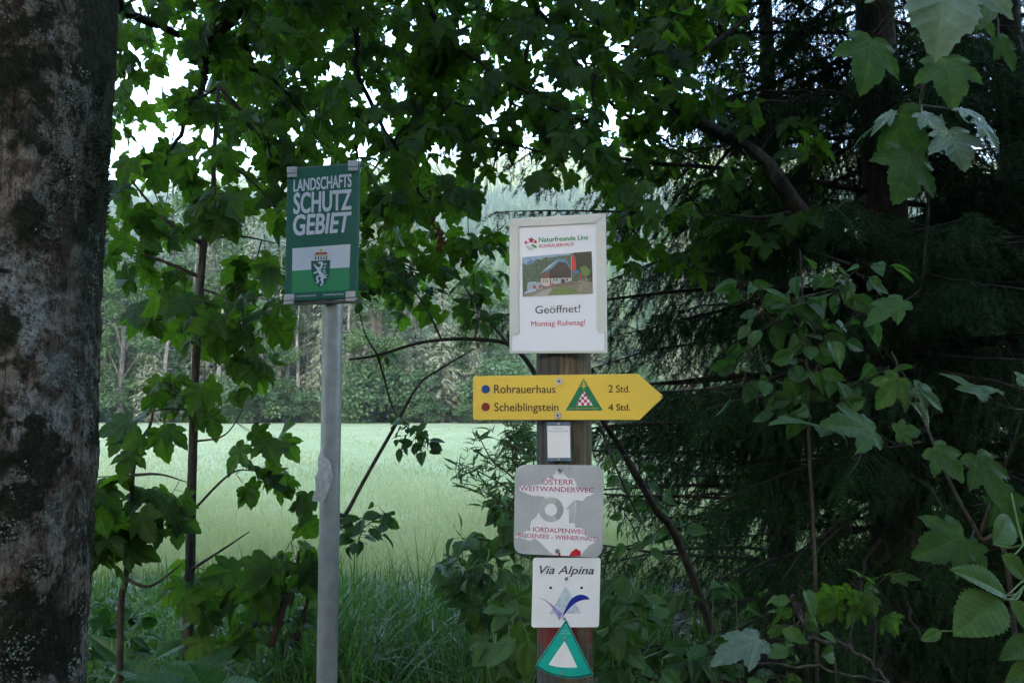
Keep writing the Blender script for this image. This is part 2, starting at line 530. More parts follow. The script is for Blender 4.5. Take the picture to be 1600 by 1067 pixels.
GR_D, GR_P, GR_B, GR_T = 'green spruces at the far edge of the meadow', 'pale spruces at the far edge of the meadow', 'broadleaf trees at the far edge of the meadow', 'bare trunked firs at the far edge of the meadow'
L_D = 'tall green spruce in the forest edge across the meadow'
L_P = 'pale grey-green spruce with drooping boughs in the forest edge across the meadow'
L_B = 'round-crowned leafy tree among the spruces across the meadow'
L_T = 'thin fir with pale bare trunk and dead side twigs across the meadow'
protos = [conifer('spruce_tree', L_D, 22, 3.3, .35, M_far_spruce, M_fir_bark, 1, group=GR_D),
          conifer('spruce_tree', L_D, 22, 2.9, .5, M_far_spruce, M_fir_bark, 2, group=GR_D),
          conifer('spruce_tree', L_P, 22, 3.2, 1.1, M_far_pale, M_fir_bark, 3, group=GR_P),
          conifer('spruce_tree', L_P, 22, 3.8, 1.4, M_far_pale, M_fir_bark, 4, group=GR_P, base=.4),
          broadleaf('broadleaf_tree', L_B, 22, 5, M_far_broad, M_fir_bark, 5, 4, group=GR_B, nleaf=9000, lsize=.42),
          conifer('fir_tree', L_T, 22, 2.2, .4, M_far_spruce, M_pale_bark, 6, base=13, dead=26, group=GR_T)]
placed = [False] * len(protos)
def place_far(k, px, Yd, top):
    h = (625 - top) / FPX * Yd + CAMZ
    o = protos[k] if not placed[k] else copy_thing(protos[k])
    if placed[k]: tag(o, (L_D, L_D, L_P, L_P, L_B, L_T)[k], 'tree', (GR_D, GR_D, GR_P, GR_P, GR_B, GR_T)[k])
    placed[k] = True
    s = h / 22.0
    o.location = ((px - 800) / FPX * Yd, Yd, 0)
    w = max(s, 0.72) if top < 420 else max(s * 1.25, .35)
    o.scale = (w, w, s)
    o.rotation_euler = (0, 0, rng.uniform(0, 6.28))
    return o
for k, px, Yd, top in [(5, 438, 59.5, 380), (5, 452, 60.5, 360), (5, 464, 59.8, 420), (5, 215, 62, 330), (5, 300, 63, 330), (5, 345, 61, 350), (5, 545, 62, 340),
                       (2, 600, 62, 300), (2, 640, 66, 320), (2, 560, 65, 290), (3, 505, 61, 350), (2, 390, 64, 300), (4, 330, 66, 300), (1, 160, 64, 330), (1, 195, 60, 400), (0, 235, 66, 320),
                       (1, 345, 72, 285), (2, 410, 72, 280), (0, 470, 74, 290), (1, 520, 75, 275), (3, 590, 75, 290), (2, 640, 76, 310), (4, 745, 63, 430), (1, 765, 66, 400), (2, 800, 68, 380), (0, 720, 72, 360),
                        (0, 180, 68, 300), (2, 225, 69, 330), (1, 285, 70, 310), (3, 320, 63, 380), (2, 365, 67, 290), (0, 430, 66, 310), (4, 480, 67, 380), (1, 495, 69, 300), (3, 535, 67, 330), (2, 575, 70, 300), (0, 615, 70, 320), (3, 650, 63, 390), (1, 680, 70, 340), (2, 720, 67, 390), (5, 260, 60.5, 400),
                        (3, 240, 57.5, 470), (2, 375, 57, 520), (4, 410, 58, 480), (4, 590, 58.5, 450), (3, 500, 57.6, 500), (2, 640, 57.5, 540), (4, 190, 58, 430), (3, 745, 58, 500)]:
    place_far(k, px, Yd, top)
kinds = [0, 1, 2, 1, 0, 3, 4, 0, 2, 1]
for j, px in enumerate(np.arange(850, 1690, 42)):
    place_far(kinds[j % 10], px + rng.uniform(-12, 12), rng.uniform(60, 74), rng.uniform(330, 400) if px < 980 else rng.uniform(270, 360))
for j, px in enumerate(np.arange(-60, 140, 50)):
    place_far(kinds[(j + 3) % 10], px, rng.uniform(60, 70), rng.uniform(280, 340))
hero = place_far(0,  265, 74, 232)
tag(hero, 'lone pointed spruce rising against the bright sky near the lichen-crusted trunk', 'tree'); 
if 'group' in hero: del hero['group']
hero2 = place_far(3, 690, 58.5, 405)
tag(hero2, 'low pale spruce whose drooping boughs sweep the meadow edge between the two signposts', 'tree')
if 'group' in hero2: del hero2['group']
L_S = 'low leafy shrub along the foot of the far forest'
sh = [broadleaf('shrub', L_S, 3.4, 2.2, M_far_shrub, M_fir_bark, 20 + k, .3, nleaf=4200, lsize=.2, cat='shrub', group='shrubs along the foot of the far forest', nclump=30) for k in range(2)]
for j, px in enumerate(np.arange(60, 1680, 34)):
    o = sh[j] if j < 2 else copy_thing(sh[j % 2])
    Yd = rng.uniform(55.6, 59.5)
    o.location = ((px + rng.uniform(-8, 8) - 800) / FPX * Yd, Yd, 0)
    s = (.45 + 1.1 * rng.random() ** 1.8) * (0.6 if 640 < px < 740 else 1)
    o.scale = (s * rng.uniform(.9, 1.4), s, s * rng.uniform(.75, 1.25))
    o.rotation_euler = (0, 0, rng.uniform(0, 6.28))

# wooded hillside: thousands of small spruces that read as one mass
mb = MB()
a = np.linspace(0, 2 * np.pi, 7, endpoint=False)
T, F, k = [], [], 0
for z0, z1, r0 in ((.05, .5, .19), (.3, .75, .14), (.55, 1.0, .09)):
    T += [(math.cos(q) * r0 * (1 if i % 2 else .7), math.sin(q) * r0 * (1 if i % 2 else .7), z0 + (.05 if i % 2 else 0)) for i, q in enumerate(a)] + [(0, 0, z1)]
    F += [(k + i, k + (i + 1) % 7, k + 7) for i in range(7)]
    k += 8
n = 26000
yy_ = 130 + 800 * rng.random(n) ** .75
xy = np.c_[rng.uniform(-.75, .75, n) * yy_, yy_]
P = np.array([(x, y, hill_z(x, y) - .3) for x, y in xy])
Mx = np.repeat(np.eye(3)[None], n, 0)
sc_ = rng.uniform(7, 15, n)
scatter(mb, np.array(T), {3: np.array(F)}, P, Mx, np.c_[sc_ * rng.uniform(1.2, 2.0, n), sc_ * rng.uniform(1.2, 2.0, n), sc_])
tag(mb.build('hillside_forest', mat_far('hillside_forest', (0.04, 0.075, 0.03), (0.12, 0.155, 0.065), 0.15)), 'distant spruce forest covering the hillside beyond the meadow', 'forest', kind='stuff')

# ------------------------------------------------------------------ meadow grass
mb = MB()
n = 150000
yy = 1 / rng.uniform(1 / 46.0, 1 / 7.2, n)
xx = rng.uniform(-.72, .72, n) * yy
hh = rng.uniform(.06, .17, n) * np.clip(1.25 - yy / 40, .5, 1.1) * (1 + 0.25 * np.sin(xx * 1.3 + yy * .7))
BL = np.array([[-.5, 0, 0], [.5, 0, 0], [-.35, 0, .55], [.35, 0, .55], [0, 0, 1.0]])
BLF = {4: np.array([[0, 1, 3, 2]]), 3: np.array([[2, 3, 4]])}
th = rng.uniform(0, 6.28, n)
lean = rng.normal(0, .35, (n, 2))
V = np.repeat(BL[None], n, 0)
w = rng.uniform(.004, .008, n) * (1 + yy / 14)
X = V[:, :, 0] * w[:, None]
zz = V[:, :, 2] * hh[:, None]
VV = np.stack([xx[:, None] + X * np.cos(th)[:, None] + lean[:, :1] * zz * V[:, :, 2], yy[:, None] + X * np.sin(th)[:, None] + lean[:, 1:] * zz * V[:, :, 2], zz + ground_z(xx, yy)[:, None]], -1)
base = (np.arange(n) * 5)[:, None, None]
pat = .5 + .28 * np.sin(.55 * yy + .9 * np.sin(.21 * xx + 1)) + .22 * np.sin(.33 * xx - .17 * yy + 2 * np.sin(.4 * yy)) + .14 * np.sin(1.7 * xx + 1.1 * yy)
mb.add(VV.reshape(-1, 3), {4: (BLF[4][None] + base).reshape(-1, 4), 3: (BLF[3][None] + base).reshape(-1, 3)}, None, np.repeat(np.clip(pat * .75 + .25 * rng.random(n), 0, 1), 5))
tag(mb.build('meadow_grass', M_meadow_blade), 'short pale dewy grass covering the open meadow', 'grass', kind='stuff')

def blades(mb, x, y, h, wd, bend, az, rnd=None, seg=6, z0=None):
    """long arching grass blades"""
    n = len(x)
    s = np.linspace(0, 1, seg)[None]
    z0 = ground_z(x, y) if z0 is None else z0
    ang = bend[:, None] * s ** 1.4
    ds = (h / (seg - 1))[:, None]
    rx = np.concatenate([np.zeros((n, 1)), np.cumsum(np.sin(ang[:, 1:]) * ds, 1)], 1)
    rz = np.concatenate([np.zeros((n, 1)), np.cumsum(np.cos(ang[:, 1:]) * ds, 1)], 1)
    cx = x[:, None] + rx * np.cos(az)[:, None]; cy = y[:, None] + rx * np.sin(az)[:, None]; cz = z0[:, None] + rz
    ww = wd[:, None] * (1 - s ** 2.2) * .5 + .0002
    fx, fy = -np.sin(az + rng.normal(0, .5, n)), np.cos(az + rng.normal(0, .5, n))
    A = np.stack([cx - fx[:, None] * ww, cy - fy[:, None] * ww, cz], -1)
    B = np.stack([cx + fx[:, None] * ww, cy + fy[:, None] * ww, cz], -1)
    V = np.stack([A, B], 2).reshape(n, seg * 2, 3)
    f = np.array([[2 * i, 2 * i + 1, 2 * i + 3, 2 * i + 2] for i in range(seg - 1)])
    F = (f[None] + (np.arange(n) * seg * 2)[:, None, None]).reshape(-1, 4)
    uv = np.tile(np.stack([np.tile([-.1, .1], seg), np.repeat(np.linspace(0, 1, seg), 2)], -1), (n, 1))
    mb.add(V.reshape(-1, 3), F, uv, np.repeat(rng.random(n) if rnd is None else rnd, seg * 2))
mb = MB()
# tufts of tall grass on the verge between the signposts and the meadow
cx, cy = [], []
for x0, x1, y0, y1, m in ((-2.6, .4, 3.7, 6.6, 300), (-1.4, .15, 3.2, 5.0, 230), (-3.9, -1.0, 4.2, 6.8, 170), (.3, 3.6, 4.4, 6.8, 120)):
    cx.append(rng.uniform(x0, x1, m)); cy.append(rng.uniform(y0, y1, m))
cx = np.concatenate(cx); cy = np.concatenate(cy)
ti = np.repeat(np.arange(len(cx)), 24)
n = len(ti)
th_ = np.clip((1.62 - .204 * cy) * rng.uniform(.55, 1.25, len(cx)), .12, .95)
blades(mb, cx[ti] + rng.normal(0, .045, n), cy[ti] + rng.normal(0, .045, n), th_[ti] * rng.uniform(.45, 1.05, n), rng.uniform(.006, .014, n), np.abs(rng.normal(1.1, .7, n)), rng.uniform(0, 6.28, n), np.clip(rng.random(len(cx))[ti] * .6 + rng.random(n) * .4, 0, 1))
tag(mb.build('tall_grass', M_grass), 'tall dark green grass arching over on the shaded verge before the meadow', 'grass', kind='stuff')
mb = MB()
n = 9000
LT = np.array([[0, 0, 0], [-.35, .4, .12], [0, 1, 0], [.35, .4, .12]])
x = rng.uniform(-3.5, 4.5, n); y = rng.uniform(2.2, 7.5, n)
N = rng.normal(size=(n, 3)) * .45 + np.array([0, 0, 1]); D = rng.normal(size=(n, 3)) * np.array([1, 1, .15])
scatter(mb, LT, {3: np.array([[0, 2, 1], [0, 3, 2]])}, np.c_[x, y, ground_z(x, y) + rng.uniform(.005, .04, n)], frames(D, N), rng.uniform(.03, .09, n))
tag(mb.build('leaf_litter', M_litter), 'dry brown leaves lying on the shaded ground', 'leaf litter', kind='stuff')

# ================================================================== THE SIGNPOSTS
def text_arrays(body, shear=0.0, spacing=1.0):
    cu = bpy.data.curves.new('lettering', 'FONT')
    cu.body = body; cu.size = 1.0; cu.shear = shear; cu.space_character = spacing
    cu.resolution_u = 4; cu.fill_mode = 'FRONT'; cu.dimensions = '2D'
    o = bpy.data.objects.new('lettering', cu); COL.objects.link(o)
    dg = bpy.context.evaluated_depsgraph_get(); dg.update()
    me = bpy.data.meshes.new_from_object(o.evaluated_get(dg))
    V = np.array([v.co[:] for v in me.vertices])
    F = [tuple(p.vertices) for p in me.polygons]
    bpy.data.objects.remove(o); bpy.data.curves.remove(cu); bpy.data.meshes.remove(me)
    return V, F
CAP = text_arrays('H')[0][:, 1].max()
def roundpoly(P, rad, n=5):
    P = [np.array(p, float) for p in P]
    if np.isscalar(rad): rad = [rad] * len(P)
    out = []
    for i, p in enumerate(P):
        r_ = rad[i]
        if r_ <= 0: out.append(p); continue
        a = P[i - 1] - p; b = P[(i + 1) % len(P)] - p
        a_, b_ = a / np.linalg.norm(a), b / np.linalg.norm(b)
        ang = math.acos(np.clip(a_ @ b_, -1, 1)); d = min(r_ / math.tan(ang / 2), .48 * np.linalg.norm(a), .48 * np.linalg.norm(b))
        s, e = p + a_ * d, p + b_ * d
        for t in np.linspace(0, 1, n):
            out.append((1 - t) ** 2 * s + 2 * t * (1 - t) * p + t * t * e)
    return out
def circ(cx, cy, r_, n=20, sx=1.0):
    return [(cx + sx * r_ * math.cos(q), cy + r_ * math.sin(q)) for q in np.linspace(0, 2 * np.pi, n, endpoint=False)]
class Sign:
    """a board standing in its own vertical plane; outlines are given where they show in the photograph and laid into that plane"""
    def __init__(s, name, label, cat, cx, cy, D, yaw, org=(0, 0), scale=1.0, group=None):
        s.O = np.array(at(cx, cy, D)); a = R(yaw)
        s.rx = np.array([math.cos(a), math.sin(a), 0]); s.ry = np.array([-math.sin(a), math.cos(a), 0])
        s.root = empty(name, s.O, a, label, cat, group)
        s.org, s.sc = org, scale
        s.bend = None
    def zoom(s, org, scale): s.org, s.sc = org, scale
    def loc(s, p, out=0.0):
        d = np.array(ray(s.org[0] + p[0] / s.sc, s.org[1] + p[1] / s.sc))
        c = np.array([0, 0, CAMZ])
        k = ((s.O - c) @ s.ry - out) / (d @ s.ry)
        q = c + d * k - s.O
        return np.array([q @ s.rx, q @ s.ry, q[2]])
    def fin(s, V):
        V = np.array(V)
        if s.bend: V[:, 1] += s.bend(V[:, 0], V[:, 2])
        return V
    def add(s, mb, pts, out, th):
        V = np.array([s.loc(p, out) for p in pts])
        ar = np.sum(V[:, 0] * np.roll(V[:, 2], -1) - np.roll(V[:, 0], -1) * V[:, 2])
        if ar < 0: V = V[::-1]
        n = len(V)
        if th <= 0:
            mb.add(s.fin(V), [tuple(range(n))]); return
        Bk = V.copy(); Bk[:, 1] += th
        F = [tuple(range(n)), tuple(range(2 * n - 1, n - 1, -1))] + [(i, n + i, n + (i + 1) % n, (i + 1) % n) for i in range(n)]
        mb.add(s.fin(np.vstack([V, Bk])), F)
    def poly(s, name, pts, mat, out=0.0, th=0.0, parent=None, bevel=0.0):
        mb = MB()
        for p in (pts if isinstance(pts[0][0], (list, tuple, np.ndarray)) else [pts]): s.add(mb, p, out, th)
        o = mb.build(name, mat, parent or s.root)
        if bevel:
            m = o.modifiers.new('bevel', 'BEVEL'); m.width = bevel; m.segments = 2; m.limit_method = 'ANGLE'
        return o
    def text(s, body, quad, mat, out, bold=0.0, shear=0.0, spacing=1.0, name='lettering', parent=None):
        V, F = text_arrays(body, shear, spacing)
        lay = [(0, 0)] if bold <= 0 else [(-bold, 0), (bold, 0), (0, bold * .7), (0, -bold * .7), (-bold * .7, bold * .6), (bold * .7, bold * .6), (-bold * .7, -bold * .6), (bold * .7, -bold * .6)]
        m = len(V)
        F = [tuple(i + q * m for i in f) for q in range(len(lay)) for f in F]
        V = np.vstack([V + np.array([a_, b_, 0]) for a_, b_ in lay])
        lift = np.repeat(np.arange(len(lay)) * 2e-5, m)
        u = (V[:, 0] - V[:, 0].min()) / (V[:, 0].max() - V[:, 0].min()); v = (V[:, 1] + bold * .7) / (CAP + bold * 1.4)
        TL, TR, BR, BL = [np.array(q, float) for q in quad]
        P = ((1 - u) * v)[:, None] * TL + (u * v)[:, None] * TR + (u * (1 - v))[:, None] * BR + ((1 - u) * (1 - v))[:, None] * BL
        mb = MB(); mb.add(s.fin([s.loc(p, out + l_) for p, l_ in zip(P, lift)]), F)
        o = mb.build(name, mat, parent or s.root)
        # face the lettering outwards
        me = o.data
        if len(me.polygons) and sum(p.normal[1] * p.area for p in me.polygons) > 0: me.flip_normals()
        return o
    def bolt(s, c, r_, out=0.004, mat=None, recess=True):
        mb = MB()
        s.add(mb, circ(*c, r_, 20), out, .002)
        s.add(mb, circ(*c, r_ * .62, 6), out + .0035, .0035)
        o = mb.build('bolt', mat or M_zinc, s.root)
        if recess: s.poly('socket', circ(*c, r_ * .3, 10), M_black, out + .0038, 0, o)
        return o
M_zinc = mat_plain('zinc_bolt', (0.38, 0.39, 0.42), 0.35, 0.5, .3, 200, .85)
M_black = mat_plain('black', (0.012, 0.011, 0.012), .6)
M_steel_pole = mat_plain('galvanised_steel', (0.33, 0.325, 0.315), 0.5, 0.4, .14, 25, .35)
M_alu = mat_plain('aluminium_clip', (0.42, 0.43, 0.45), 0.45, .5, .15, 60, .5)
M_alu_dark = mat_plain('dark_aluminium', (0.10, 0.10, 0.105), 0.5, .5, .15, 60, .3)
M_teal = mat_paint('teal_green_paint', (0.005, 0.105, 0.074), .42, .4, .05)
M_lgreen = mat_paint('leaf_green_print', (0.035, 0.26, 0.105), .5, .3, .08)
M_print_white = mat_paint('white_print', (0.62, 0.64, 0.70), .5, .3, .10, 200)
M_white = mat_paint('white_enamel', (0.72, 0.73, 0.76), .35, .45, .12)
M_paper = mat_paint('poster_paper', (0.70, 0.73, 0.82), .4, .4, .015, 20)
M_frame = mat_paint('pale_metal_frame', (0.52, 0.545, 0.54), .4, .4, .06, 20)
M_red = mat_plain('red_print', (0.42, 0.012, 0.025), .5)
M_crimson = mat_plain('crimson_print', (0.45, 0.02, 0.09), .5)
M_magenta = mat_plain('faded_magenta_print', (0.36, 0.06, 0.14), .55, .3, .5, 300)
M_greenprint = mat_plain('green_print', (0.02, 0.27, 0.10), .5)
M_grey_text = mat_plain('dark_grey_print', (0.045, 0.055, 0.075), .5)
M_text = mat_plain('near_black_print', (0.022, 0.018, 0.012), .5)
M_yellow = mat_paint('yellow_paint', (0.70, 0.49, 0.055), .42, .4, .2, 30, dcol=(.3, .22, .06))
M_blue_dot = mat_plain('blue_print', (0.006, 0.045, 0.22), .5)
M_red_dot = mat_plain('dark_red_print', (0.17, 0.008, 0.008), .5)
M_emblem = mat_plain('emblem_green', (0.005, 0.16, 0.065), .45)
M_gold = mat_plain('gold_print', (0.55, 0.42, 0.06), .5)
M_slate = mat_plain('slate_blue_band', (0.10, 0.155, 0.22), .45)
M_pale_print = mat_plain('pale_grey_print', (0.34, 0.37, 0.42), .5)
M_plate = mat_plain('weathered_plate', (0.37, 0.39, 0.42), .5, .4, .12, 14, .1)
M_torn = mat_plain('torn_white_film', (0.70, 0.71, 0.74), .6, .3, .04, 40)
M_ring = mat_plain('bare_metal_ring', (0.40, 0.415, 0.43), .5, .4, .12, 50, .1)
M_ring_d = mat_plain('bare_metal_dark', (0.30, 0.315, 0.335), .5, .4, .12, 50, .1)
M_tri_grey = mat_plain('blue_grey_print', (0.42, 0.50, 0.58), .45)
M_violet = mat_plain('violet_print', (0.27, 0.21, 0.50), .45)
M_navy = mat_plain('navy_print', (0.008, 0.02, 0.26), .45)
M_turq = mat_plain('turquoise_enamel', (0.008, 0.36, 0.29), .3, .5, .12, 60)
M_turq_d = mat_plain('dark_turquoise_rim', (0.004, 0.11, 0.10), .35)
M_turq_l = mat_plain('pale_turquoise_rim', (0.14, 0.46, 0.40), .35)

# ---- wooden post
def mat_post():
    t = NT('weathered_post_wood')
    co = t.n('TexCoord').outputs['Object']
    sp = t.n('SeparateXYZ'); t.l(co, sp.inputs[0])
    mp = t.n('Mapping'); mp.inputs['Scale'].default_value = (1, 1, .05); t.l(co, mp.inputs[0])
    g = t.noise(mp.outputs[0], 130, 6, .7, .3)
    b = t.noise(co, 14, 5, .65)
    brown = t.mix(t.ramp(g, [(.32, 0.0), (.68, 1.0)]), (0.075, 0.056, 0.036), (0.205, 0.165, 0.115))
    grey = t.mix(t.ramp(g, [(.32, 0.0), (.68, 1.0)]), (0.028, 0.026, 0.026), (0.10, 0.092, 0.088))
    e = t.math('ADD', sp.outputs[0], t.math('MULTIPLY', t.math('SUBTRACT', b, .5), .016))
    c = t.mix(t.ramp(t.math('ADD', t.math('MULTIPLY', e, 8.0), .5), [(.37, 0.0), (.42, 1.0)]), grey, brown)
    c = t.mix(t.math('MULTIPLY', t.ramp(b, [(.55, 0.0), (.75, 1.0)]), .5), c, (0.06, 0.075, 0.03))
    # worn red paint band, about 0.95 m up
    z = t.math('ADD', sp.outputs[2], t.math('MULTIPLY', t.math('SUBTRACT', t.noise(co, 30, 4, .7), .5), .05))
    band = t.math('MULTIPLY', t.ramp(z, [(1.045, 0.0), (1.07, 1.0)]), 1.0)
    band = t.math('MULTIPLY', t.math('GREATER_THAN', z, 1.06), t.math('LESS_THAN', z, 1.24))
    worn = t.ramp(t.noise(mp.outputs[0], 60, 5, .7), [(.38, 0.15), (.6, .9)])
    c = t.mix(t.math('MULTIPLY', band, worn), c, (0.17, 0.028, 0.022))
    crack = t.ramp(g, [(.28, 0.15), (.36, 1.0)])
    c = t.mix(1.0, c, crack, 'MULTIPLY')
    return t.done(t.bsdf(c, .85, .15, bump=g, bs=.7, bd=.006))
PX, PY_ = float(at(881, 625, 1.866).x), 1.866
post = empty('wooden_post', (PX, PY_, 0), 0, 'round weathered wooden post carrying the yellow arrow and the stacked trail plates', 'post')
mb = MB()
zt = float(at(880, 420, 1.85).z)
zz = np.linspace(-.4, zt, 60)
a = np.linspace(0, 2 * np.pi, 48, endpoint=False)
V = []
for z in zz:
    for q in a:
        r_ = .0635 + .0018 * mnoise.noise(Vector((math.cos(q) * 3, math.sin(q) * 3, z * 1.3))) + .0012 * mnoise.noise(Vector((math.cos(q) * 14, math.sin(q) * 14, z * 2)))
        V.append((r_ * math.cos(q), r_ * math.sin(q), z))
V.append((0, 0, zt + .004))
n = 48
F = [(i * n + j, i * n + (j + 1) % n, (i + 1) * n + (j + 1) % n, (i + 1) * n + j) for i in range(len(zz) - 1) for j in range(n)]
F += [((len(zz) - 1) * n + j, (len(zz) - 1) * n + (j + 1) % n, len(V) - 1) for j in range(n)]
mb.add(np.array(V), F)
mb.build('shaft', mat_post(), post, True)

# ---- framed poster
s = Sign('poster_holder', 'pale metal poster frame with opening notice and mountain hut photo, topmost on the wooden post', 'poster', 872, 445, 1.785, -14, (780, 320), 4.444)
s.poly('backing', roundpoly([(70, 98), (738, 58), (748, 1028), (72, 1032)], 6), M_frame, 0, .008, bevel=.0008)
s.poly('poster_paper', [(88, 120), (722, 84), (730, 1012), (90, 1016)], M_paper, .0008, 0)
s.poly('frame', [[(71, 100), (736, 60), (738, 63), (670, 127), (137, 152), (73, 102)]], M_frame, .004, .003)
s.poly('frame', roundpoly([(71, 104), (136, 154), (137, 890), (120, 899), (72, 902)], [0, 0, 12, 4, 0]), M_frame, .0038, .0028)
s.poly('frame', roundpoly([(739, 66), (671, 129), (676, 872), (692, 886), (747, 884)], [0, 0, 12, 4, 0]), M_frame, .0038, .0028)
def g_(p): return p
s.text('Geöffnet!', [(250, 703), (562, 694), (562, 745), (250, 756)], M_grey_text, .0014, .004)
s.text('Montag Ruhetag!', [(222, 809), (596, 797), (596, 833), (222, 845)], M_crimson, .0014, .003)
s.zoom((810, 355), 8.892)
s.text('Naturfreunde Linz', [(285, 143), (972, 108), (972, 172), (285, 212)], M_greenprint, .0014, .028)
s.text('ROHRAUERHAUS', [(287, 243), (767, 212), (767, 258), (287, 288)], M_crimson, .0014, .012)
def star(cx, cy, r_, rot=0):
    return [(cx + r_ * (1 if i % 2 == 0 else .4) * math.sin(rot + i * math.pi / 5), cy - r_ * (1 if i % 2 == 0 else .4) * math.cos(rot + i * math.pi / 5)) for i in range(10)]
s.poly('star_emblem', [star(106, 214, 34, -.3), star(178, 182, 56, .1), star(236, 204, 36, .3)], M_red, .0014)
s.poly('leaf_emblem', roundpoly([(162, 250), (205, 238), (250, 262), (258, 288), (228, 290), (196, 268)], 6), M_greenprint, .0014)
s.poly('hand_emblem', roundpoly([(95, 255), (130, 258), (175, 272), (222, 298), (160, 330), (122, 300)], 6), mat_plain('pale_hand_print', (.5, .53, .57), .5), .0013)
def mp_(name, col, var=.45, sc=500): return mat_plain(name, col, .4, .4, var, sc)
PH = [('hut_photo', [(52, 420), (1018, 335), (1035, 920), (60, 968)], mp_('photo_forest', (.045, .095, .065), .7, 260)),
      ('photo_mountain', [(52, 420), (740, 359), (722, 388), (560, 402), (470, 425), (380, 420), (300, 455), (255, 440), (200, 500), (120, 525), (56, 500)], mp_('photo_blue', (.16, .30, .45), .3, 300)),
      ('photo_ridge', [(110, 495), (170, 455), (215, 470), (190, 500), (125, 515)], mp_('photo_deep_blue', (.06, .15, .32))),
      ('photo_dark_wood', [(760, 356), (1018, 335), (1031, 720), (960, 700), (880, 640), (800, 560), (800, 420)], mp_('photo_dark', (.012, .022, .014))),
      ('photo_bush', [(850, 560), (930, 535), (1000, 600), (990, 660), (930, 690), (880, 650)], mp_('photo_bush', (.08, .17, .04), .5)),
      ('photo_ground', [(60, 966), (62, 930), (200, 880), (330, 850), (450, 800), (740, 745), (900, 735), (1031, 780), (1035, 918)], mp_('photo_gravel', (.20, .19, .15), .5)),
      ('photo_lawn', [(480, 845), (700, 828), (850, 880), (830, 925), (420, 944)], mp_('photo_lawn', (.13, .19, .06), .5)),
      ('photo_path', [(190, 960), (330, 885), (440, 850), (475, 862), (400, 948)], mp_('photo_path', (.32, .31, .31), .2)),
      ('photo_gable', [(440, 600), (560, 482), (655, 482), (735, 600), (738, 702), (436, 706), (428, 640)], mp_('photo_timber', (.022, .018, .022), .5)),
      ('photo_wing', [(308, 655), (430, 628), (434, 708), (310, 712)], mp_('photo_red_timber', (.13, .06, .06), .3)),
      ('photo_roof', [(298, 645), (420, 540), (560, 438), (645, 443), (690, 490), (735, 590), (650, 488), (560, 484), (470, 575), (390, 615)], mp_('photo_roof', (.07, .21, .36), .3)),
      ('photo_roof_light', [(300, 641), (420, 541), (552, 446), (480, 520), (420, 570)], mp_('photo_roof_light', (.34, .42, .52), .2)),
      ('photo_base', [(310, 713), (434, 708), (440, 820), (352, 822), (316, 772)], mp_('photo_cream', (.52, .46, .42), .1)),
      ('photo_base', [(450, 711), (738, 703), (740, 742), (650, 770), (450, 802)], mp_('photo_grey_wall', (.38, .41, .44), .2)),
      ('photo_flag', [(740, 390), (762, 384), (780, 450), (800, 520), (788, 602), (746, 607)], mp_('photo_flag', (.55, .01, .025), .2)),
      ('photo_parasol', [(748, 634), (790, 604), (842, 614), (822, 644)], mp_('photo_parasol', (.02, .18, .45), .2)),
      ('photo_shed', [(130, 772), (330, 760), (336, 855), (115, 872)], mp_('photo_shed', (.28, .36, .40), .2)),
      ('photo_shed_roof', [(145, 762), (250, 756), (250, 772), (132, 780)], mp_('photo_shed_roof', (.25, .45, .55), .2)),
      ('photo_car', [(85, 905), (150, 868), (240, 862), (252, 882), (150, 910), (82, 925)], mp_('photo_car', (.35, .47, .65), .2))]
pic = None
for k, (nm, pts, mt) in enumerate(PH):
    o = s.poly(nm, pts, mt, .0014 + .00012 * k, 0, pic)
    if pic is None: pic = o
zt_ = .0014 + .00012 * len(PH)
M_w = mp_('photo_window', (.03, .035, .06)); M_rw = mp_('photo_red', (.45, .02, .03)); M_log = mp_('photo_log', (.45, .40, .38), .3); M_fw = mp_('photo_fence', (.08, .055, .05))
for x, y, w, h in ((485, 722, 20, 28), (525, 718, 20, 28), (665, 716, 24, 30), (592, 722, 54, 52), (345, 722, 9, 50), (368, 722, 9, 50), (395, 722, 12, 50), (560, 555, 26, 16), (620, 550, 26, 16)): s.poly('photo_window', [(x, y), (x + w, y), (x + w, y + h), (x, y + h)], M_w, zt_, 0, pic)
for q_ in [[(205, 812), (240, 810), (242, 850), (207, 852)], [(285, 806), (318, 804), (320, 844), (287, 846)], [(848, 640), (876, 640), (870, 740), (856, 742)], [(460, 780), (470, 760), (482, 800), (470, 830), (458, 830)]]: s.poly('photo_red_mark', q_, M_rw, zt_, 0, pic)
for q_ in [[(480, 800), (830, 738), (830, 748), (480, 812)], [(520, 822), (830, 770), (830, 778), (520, 832)], [(340, 825), (450, 815), (450, 825), (340, 836)]]: s.poly('photo_fence', q_, M_fw, zt_ + .0001, 0, pic)
r_ = np.random.default_rng(3)
lg = []
for k in range(46):
    x, y = r_.uniform(830, 1015), r_.uniform(700, 900)
    L, a_ = r_.uniform(12, 42), r_.uniform(-1.3, 1.3); w_ = r_.uniform(3, 9)
    c_, s_ = math.cos(a_), math.sin(a_)
    lg.append([(x - s_ * w_, y - c_ * w_), (x + c_ * L - s_ * w_, y + s_ * L - c_ * w_), (x + c_ * L, y + s_ * L), (x, y)])
    lg[-1] = [(min(max(px, 830), 1030), min(py, 915)) for px, py in lg[-1]]
s.poly('photo_logs', lg, M_log, zt_ + .0002, 0, pic)
s.poly('photo_flagpole', [(731, 400), (739, 398), (744, 705), (736, 706)], M_log, zt_ + .0003, 0, pic)

